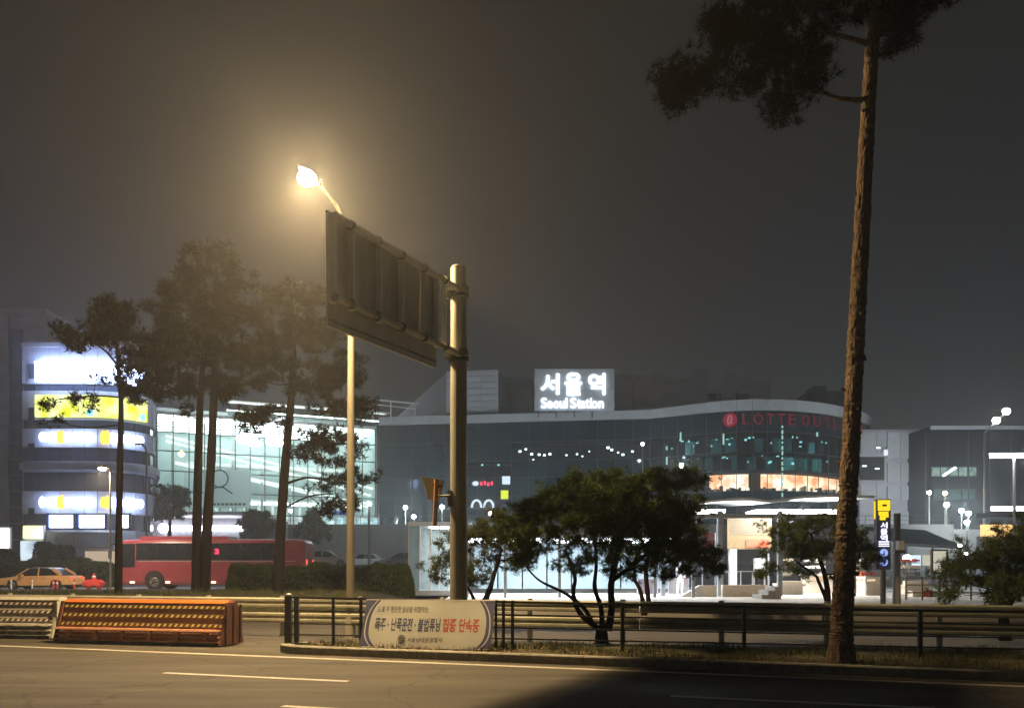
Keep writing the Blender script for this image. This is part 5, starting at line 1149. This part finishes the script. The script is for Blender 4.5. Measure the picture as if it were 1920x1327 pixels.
def pine(name, label, Y, stems, pads, bark, needle, L=.2, w=.012, k=12, seed=1, den=1.0, rough=.5, zb=None, limb=.03, group=None, dy=None, cat='pine tree'):
    base = P(stems[0][0][0], stems[0][0][1], Y); o = thing(name, label, cat, base, group); s = F/Y; r = random.Random(seed)
    mb = MB(); nodes = []; SEG = 40 if name == 'tall_pine' else 5
    for st_ in stems:
        ks = [Vector((*P(p[0], p[1], Y+(p[3] if len(p) > 3 else 0)), p[2]/2/s)) if False else (P(p[0], p[1], Y+(p[3] if len(p) > 3 else 0)), p[2]/2/s) for p in st_]
        pts = spline([tuple(q[0]) for q in ks], SEG); rad = []
        for i in range(len(ks)-1):
            for j in range(SEG): rad.append(ks[i][1]+(ks[i+1][1]-ks[i][1])*j/SEG)
        rad.append(ks[-1][1]); rad = [q*(1+r.uniform(-.06, .06)) for q in rad]
        if name == 'tall_pine':
            NN = 30; v0 = len(mb.v); m_ = len(rad); rad = [q*(1+.14*math.exp(-i/10)) for i, q in enumerate(rad)]; mb.tube(pts, rad, NN)
            for i in range(m_):
                cc = Vector(pts[i])
                for kk in range(NN):
                    vv = Vector(mb.v[v0+i*NN+kk]); dd = noise.voronoi(Vector((vv.x*11, vv.y*11, vv.z*4.5)))[0]
                    mb.v[v0+i*NN+kk] = tuple(cc+(vv-cc)*(1+min(.12, (dd[1]-dd[0])*.35)-.07))
        else: mb.tube(pts, rad, 12)
        nodes += [(Vector(p), q) for p, q in zip(pts, rad)]
    if name == 'tall_pine':
        for q in range(16):
            p, q_ = nodes[r.randrange(30, len(nodes)-60)]; a_ = r.uniform(0, 6.28); dd = Vector((math.cos(a_), math.sin(a_), r.uniform(-.1, .4))); l_ = q_*r.uniform(1.15, 1.5); mb.tube([p+dd*q_*.6, p+dd*l_], [q_*.3, q_*.18], 6)
    if zb is not None:
        p0 = nodes[0]; mb.tube([(p0[0].x, p0[0].y, zb), tuple(p0[0])], [p0[1]*1.35, p0[1]], 12)
    lm = mb
    for pad in sorted(pads, key=lambda q: min((P(q[0], q[1], Y)-n[0]).length for n in nodes)):
        c = P(pad[0], pad[1], Y)
        cand = [n for n in nodes if n[0].z < c.z+.4] or nodes
        nd = min(cand, key=lambda n: (n[0]-c).length+.5*max(0, n[0].z-c.z+.2))
        m_ = (nd[0]+c)/2+Vector((r.uniform(-.1, .1), r.uniform(-.2, .2), -.08*(c-nd[0]).length))
        pts = spline([tuple(nd[0]), tuple(m_), tuple(c)], 3); R0 = min(nd[1]*.6, limb); lm.tube(pts, list(np.linspace(R0, R0*.45, len(pts))), 6); nodes += [(Vector(p), R0*.75) for p in pts[2:]]
        for t in range(3):
            e = c+Vector((r.uniform(-1, 1)*pad[2]/s*.7, r.uniform(-.5, .5)*pad[2]/s, r.uniform(-.5, .8)*pad[3]/s)); lm.tube([tuple(m_.lerp(c, .5)), tuple(c.lerp(e, .5)+Vector((0, 0, -.03))), tuple(e)], [R0*.5, R0*.3, R0*.12], 5)
    mb.build('trunk', bark, o, smooth=name != 'tall_pine')
    tri_mesh('crown', tufts(None, pads, Y, rough, k, L, w, seed, den=den, dy=dy), needle, o)
    return o
pine('tall_pine', 'tall leaning pine with bare reddish trunk at right foreground', 12.75,
     [[(1577, 1200, 39), (1582, 1100, 37), (1588, 960, 34), (1597, 800, 31), (1606, 620, 30), (1616, 430, 28), (1627, 220, 26), (1637, 60, 24), (1643, -60, 20), (1650, -180, 12)]],
     [(1285, 120, 52, 42), (1262, 165, 30, 38), (1268, 198, 12, 22), (1312, 165, 26, 32), (1240, 148, 22, 16), (1360, 70, 55, 60), (1395, 160, 40, 28), (1345, 130, 35, 40), (1430, 55, 70, 70), (1466, 185, 40, 42), (1480, 215, 22, 18), (1500, 120, 48, 55), (1525, 165, 30, 25), (1540, 60, 45, 50), (1390, 5, 65, 45), (1480, -15, 75, 55), (1560, -25, 60, 50), (1440, 120, 50, 40), (1690, 35, 42, 50), (1668, 85, 20, 28), (1725, 5, 42, 40), (1755, -15, 40, 22), (1620, -70, 80, 50), (1600, 12, 22, 35), (1660, 20, 30, 40), (1700, -50, 70, 40), (1520, -90, 90, 50)],
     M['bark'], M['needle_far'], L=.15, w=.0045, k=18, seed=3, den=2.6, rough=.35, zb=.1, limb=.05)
pine('red_pine', 'slender hazy pine at far left before the corner building', 28,
     [[(222, 1114, 14), (223, 1000, 12), (225, 860, 11), (227, 760, 9), (222, 690, 7), (218, 620, 5), (220, 575, 3)], [(224, 690, 5), (200, 660, 4), (172, 640, 3)], [(226, 745, 4), (180, 742, 3), (110, 748, 2)]],
     [(215, 575, 38, 14), (185, 592, 35, 18), (240, 598, 30, 22), (128, 628, 28, 14), (160, 640, 45, 20), (215, 630, 52, 28), (255, 645, 30, 30), (150, 660, 26, 10), (255, 690, 30, 26), (232, 715, 30, 20), (185, 706, 22, 7), (130, 748, 45, 12, .6), (95, 760, 28, 12, .6), (245, 740, 24, 22), (160, 765, 30, 8, .4), (100, 787, 14, 10, .8), (205, 600, 40, 20), (270, 720, 22, 30)],
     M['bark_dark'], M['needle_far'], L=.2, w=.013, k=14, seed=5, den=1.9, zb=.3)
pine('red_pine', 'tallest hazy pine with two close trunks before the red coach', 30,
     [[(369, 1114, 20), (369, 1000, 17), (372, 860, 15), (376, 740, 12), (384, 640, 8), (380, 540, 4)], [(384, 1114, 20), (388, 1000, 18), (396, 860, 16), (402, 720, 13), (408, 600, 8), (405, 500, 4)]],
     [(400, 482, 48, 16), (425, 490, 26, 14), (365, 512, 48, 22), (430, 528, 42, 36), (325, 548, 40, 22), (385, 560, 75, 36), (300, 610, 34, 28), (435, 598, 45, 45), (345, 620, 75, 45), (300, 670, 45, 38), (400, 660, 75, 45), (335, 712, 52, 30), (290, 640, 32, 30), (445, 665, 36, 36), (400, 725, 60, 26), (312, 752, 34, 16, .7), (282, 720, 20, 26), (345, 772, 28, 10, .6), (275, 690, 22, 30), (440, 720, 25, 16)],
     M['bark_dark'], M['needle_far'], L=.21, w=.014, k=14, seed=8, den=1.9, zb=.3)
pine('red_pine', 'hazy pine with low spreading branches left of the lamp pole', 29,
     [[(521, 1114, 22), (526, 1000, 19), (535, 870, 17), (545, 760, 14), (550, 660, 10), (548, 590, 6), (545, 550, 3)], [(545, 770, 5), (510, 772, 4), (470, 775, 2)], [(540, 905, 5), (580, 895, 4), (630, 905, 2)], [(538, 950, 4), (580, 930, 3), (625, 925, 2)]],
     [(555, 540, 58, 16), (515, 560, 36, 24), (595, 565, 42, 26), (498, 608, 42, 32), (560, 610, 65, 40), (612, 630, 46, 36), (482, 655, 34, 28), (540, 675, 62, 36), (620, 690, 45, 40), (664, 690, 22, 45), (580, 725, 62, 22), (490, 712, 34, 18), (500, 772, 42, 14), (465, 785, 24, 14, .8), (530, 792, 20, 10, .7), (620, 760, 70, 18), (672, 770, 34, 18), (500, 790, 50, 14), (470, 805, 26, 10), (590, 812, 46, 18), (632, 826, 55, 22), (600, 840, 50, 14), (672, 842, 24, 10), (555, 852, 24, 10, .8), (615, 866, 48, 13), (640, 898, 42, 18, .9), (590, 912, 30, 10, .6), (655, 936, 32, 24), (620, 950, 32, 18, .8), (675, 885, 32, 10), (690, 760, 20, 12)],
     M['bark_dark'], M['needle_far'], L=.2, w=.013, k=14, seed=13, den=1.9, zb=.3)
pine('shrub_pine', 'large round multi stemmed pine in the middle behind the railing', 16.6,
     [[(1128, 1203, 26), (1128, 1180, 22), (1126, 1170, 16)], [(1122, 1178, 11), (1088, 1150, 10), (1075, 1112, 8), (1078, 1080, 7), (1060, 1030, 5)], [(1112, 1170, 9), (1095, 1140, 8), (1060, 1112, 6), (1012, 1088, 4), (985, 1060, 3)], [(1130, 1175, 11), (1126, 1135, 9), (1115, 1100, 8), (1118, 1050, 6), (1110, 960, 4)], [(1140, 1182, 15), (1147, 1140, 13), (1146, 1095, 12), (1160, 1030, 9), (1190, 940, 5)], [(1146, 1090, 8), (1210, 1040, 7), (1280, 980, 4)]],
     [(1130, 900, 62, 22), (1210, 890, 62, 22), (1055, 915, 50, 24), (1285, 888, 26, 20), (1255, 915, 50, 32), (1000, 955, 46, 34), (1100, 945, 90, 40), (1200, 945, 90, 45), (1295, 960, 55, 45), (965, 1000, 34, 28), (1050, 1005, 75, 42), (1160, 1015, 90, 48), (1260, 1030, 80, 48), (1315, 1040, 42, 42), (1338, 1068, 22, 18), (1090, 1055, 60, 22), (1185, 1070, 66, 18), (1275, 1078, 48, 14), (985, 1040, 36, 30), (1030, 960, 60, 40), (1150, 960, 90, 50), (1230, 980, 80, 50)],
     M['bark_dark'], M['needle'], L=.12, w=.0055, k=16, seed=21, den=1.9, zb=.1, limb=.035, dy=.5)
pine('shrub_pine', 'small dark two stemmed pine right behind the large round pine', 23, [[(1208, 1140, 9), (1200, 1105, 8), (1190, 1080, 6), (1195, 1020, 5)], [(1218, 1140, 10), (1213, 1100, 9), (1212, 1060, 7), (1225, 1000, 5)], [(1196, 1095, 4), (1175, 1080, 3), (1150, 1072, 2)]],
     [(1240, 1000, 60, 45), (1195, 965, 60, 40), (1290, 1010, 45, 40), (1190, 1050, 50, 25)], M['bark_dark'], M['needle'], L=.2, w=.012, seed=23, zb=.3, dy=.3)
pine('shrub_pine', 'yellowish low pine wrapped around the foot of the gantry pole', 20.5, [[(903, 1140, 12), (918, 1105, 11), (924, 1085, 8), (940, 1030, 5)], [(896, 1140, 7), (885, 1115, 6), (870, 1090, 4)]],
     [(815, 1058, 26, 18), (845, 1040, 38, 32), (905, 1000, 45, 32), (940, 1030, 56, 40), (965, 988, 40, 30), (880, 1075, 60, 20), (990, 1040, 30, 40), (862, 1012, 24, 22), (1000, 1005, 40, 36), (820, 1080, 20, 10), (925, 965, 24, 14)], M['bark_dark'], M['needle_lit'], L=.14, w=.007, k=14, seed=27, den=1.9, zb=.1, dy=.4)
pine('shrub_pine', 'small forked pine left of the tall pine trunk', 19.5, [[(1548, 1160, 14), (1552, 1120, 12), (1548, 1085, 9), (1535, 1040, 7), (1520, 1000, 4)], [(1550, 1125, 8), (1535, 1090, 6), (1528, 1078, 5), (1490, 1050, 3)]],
     [(1462, 1000, 34, 20), (1505, 980, 50, 20), (1560, 982, 35, 26), (1485, 1032, 48, 26), (1540, 1025, 48, 30), (1452, 1070, 26, 16), (1498, 1070, 36, 12), (1440, 1025, 18, 12), (1620, 1030, 30, 24), (1640, 1052, 22, 18), (1600, 1005, 30, 24), (1605, 1062, 24, 14), (1430, 985, 10, 8)], M['bark_dark'], M['needle'], L=.13, w=.006, k=14, seed=31, den=2.0, zb=.1, dy=.4)
pine('shrub_pine', 'dense dark pine shrub cut by the right edge', 17.5, [[(1885, 1200, 20), (1880, 1140, 16), (1870, 1080, 10), (1850, 1050, 6)], [(1882, 1150, 12), (1920, 1080, 9), (1950, 1000, 5)]],
     [(1800, 1075, 42, 38), (1850, 1050, 60, 48), (1900, 1030, 50, 52), (1935, 1005, 50, 48), (1790, 1112, 30, 22), (1860, 1105, 70, 34), (1925, 1100, 55, 40), (1970, 1060, 60, 80), (1775, 1135, 20, 10), (2010, 1010, 50, 60)], M['bark_dark'], M['needle'], L=.14, w=.006, k=14, seed=37, den=1.9, zb=.1, dy=.4)
def leafy(name, label, x0, x1, y0, y1, z0, z1, n, s, m, seed, cat='hedge'):
    r = np.random.default_rng(seed); o = thing(name, label, cat, ((x0+x1)/2, (y0+y1)/2, z0))
    c = MB(); c.box(((x0+x1)/2, (y0+y1)/2, (z0+z1)/2-.12), (x1-x0-.5, (y1-y0)*.6, z1-z0-.3)); c.build('stems', M['bark_dark'], o)
    u = r.random((n, 3)); 
    face = r.integers(0, 3, n); u[face == 0, 2] = 1-r.random((face == 0).sum())**2*.3; u[face == 1, 1] = r.random((face == 1).sum())**2*.35; e = face == 2; u[e, 0] = np.where(r.random(e.sum()) < .5, r.random(e.sum())*.06, 1-r.random(e.sum())*.06)
    pos = np.stack([x0+u[:, 0]*(x1-x0), y0+u[:, 1]*(y1-y0), z0+u[:, 2]*(z1-z0)], 1)
    rx = np.minimum(1, np.minimum(pos[:, 0]-x0, x1-pos[:, 0])/.35); top = z0+(z1-z0)*np.sqrt(np.clip(1-(1-rx)**2, .02, 1))*(1+.07*np.sin(pos[:, 0]*2.1)+.05*np.sin(pos[:, 0]*5.3+1)); pos[:, 2] = z0+(pos[:, 2]-z0)*(top-z0)/(z1-z0)
    a = r.normal(size=(n, 3)); a /= np.linalg.norm(a, axis=1)[:, None]; b = np.cross(a, r.normal(size=(n, 3))); b /= np.linalg.norm(b, axis=1)[:, None]; q = s*r.uniform(.6, 1.4, n)[:, None]
    tri_mesh('foliage', np.stack([pos-a*q, pos+a*q*.5+b*q*.6, pos+a*q*.5-b*q*.6], 1), m, o); return o
leafy('hedge', 'long clipped hedge below the parked cars left of the lamp pole', X(430, 34), X(772, 34), 33.4, 35.2, .35, Z(1061, 34), 26000, .055, M['hedge'], 41)
leafy('hedge', 'low clipped hedge along the foot of the corner building', X(-20, 60), X(215, 60), 59, 60.5, .25, Z(1051, 60), 12000, .1, M['hedge'], 43)
for px0, px1, py, Y, lab, sd in ((58, 90, 1022, 64, 'left one of two bushes before the pale shop front', 44), (88, 130, 1020, 65, 'right one of two bushes before the pale shop front', 45), (-15, 22, 1030, 63, 'bush at the left edge under the white shop sign', 47)):
    leafy('bush', lab, X(px0, Y), X(px1, Y), Y, Y+1.5, .6, Z(py, Y), 3500, .12, M['hedge'], sd, 'bush')
for lab, Y, stem, pads, m, sd in (('round leafy tree in front of the hall doorways', 88, [(585, 1030, 8), (586, 1005, 7), (588, 975, 4)], [(585, 985, 28, 24), (600, 1000, 24, 18), (568, 998, 22, 16), (588, 968, 16, 12)], 'needle_lit', 49),
    ('dark leafy tree beside the light strip block', 78, [(318, 1045, 9), (318, 1000, 7), (320, 950, 4)], [(315, 925, 30, 20), (300, 945, 24, 18), (336, 940, 24, 20), (322, 962, 30, 12), (288, 965, 14, 10)], 'needle', 50),
    ('dark leafy tree rising over the end of the light strip', 79, [(480, 1045, 9), (480, 1000, 7), (479, 970, 4)], [(480, 968, 24, 16), (465, 988, 18, 16), (497, 985, 16, 18), (480, 1005, 26, 14)], 'needle', 51)):
    pine('street_tree', lab, Y, [stem], pads, M['bark_dark'], M[m], L=.32, w=.07, k=10, seed=sd, den=2.4, zb=1.0, cat='tree')

# ------------------------------------------------------------------ night haze
hz = bpy.data.materials.new('night_haze'); hz.use_nodes = True; t = hz.node_tree; t.nodes.remove(t.nodes['Principled BSDF'])
pv = t.nodes.new('ShaderNodeVolumePrincipled'); pv.inputs['Color'].default_value = (.9, .93, .98, 1); pv.inputs['Density'].default_value = HAZE
pv.inputs['Density Attribute'].default_value = ''; pv.inputs['Anisotropy'].default_value = .68
t.links.new(pv.outputs[0], t.nodes['Material Output'].inputs['Volume'])
MB().box((0, 131, 19), (480, 300, 42)).build('haze', hz, kind='stuff')
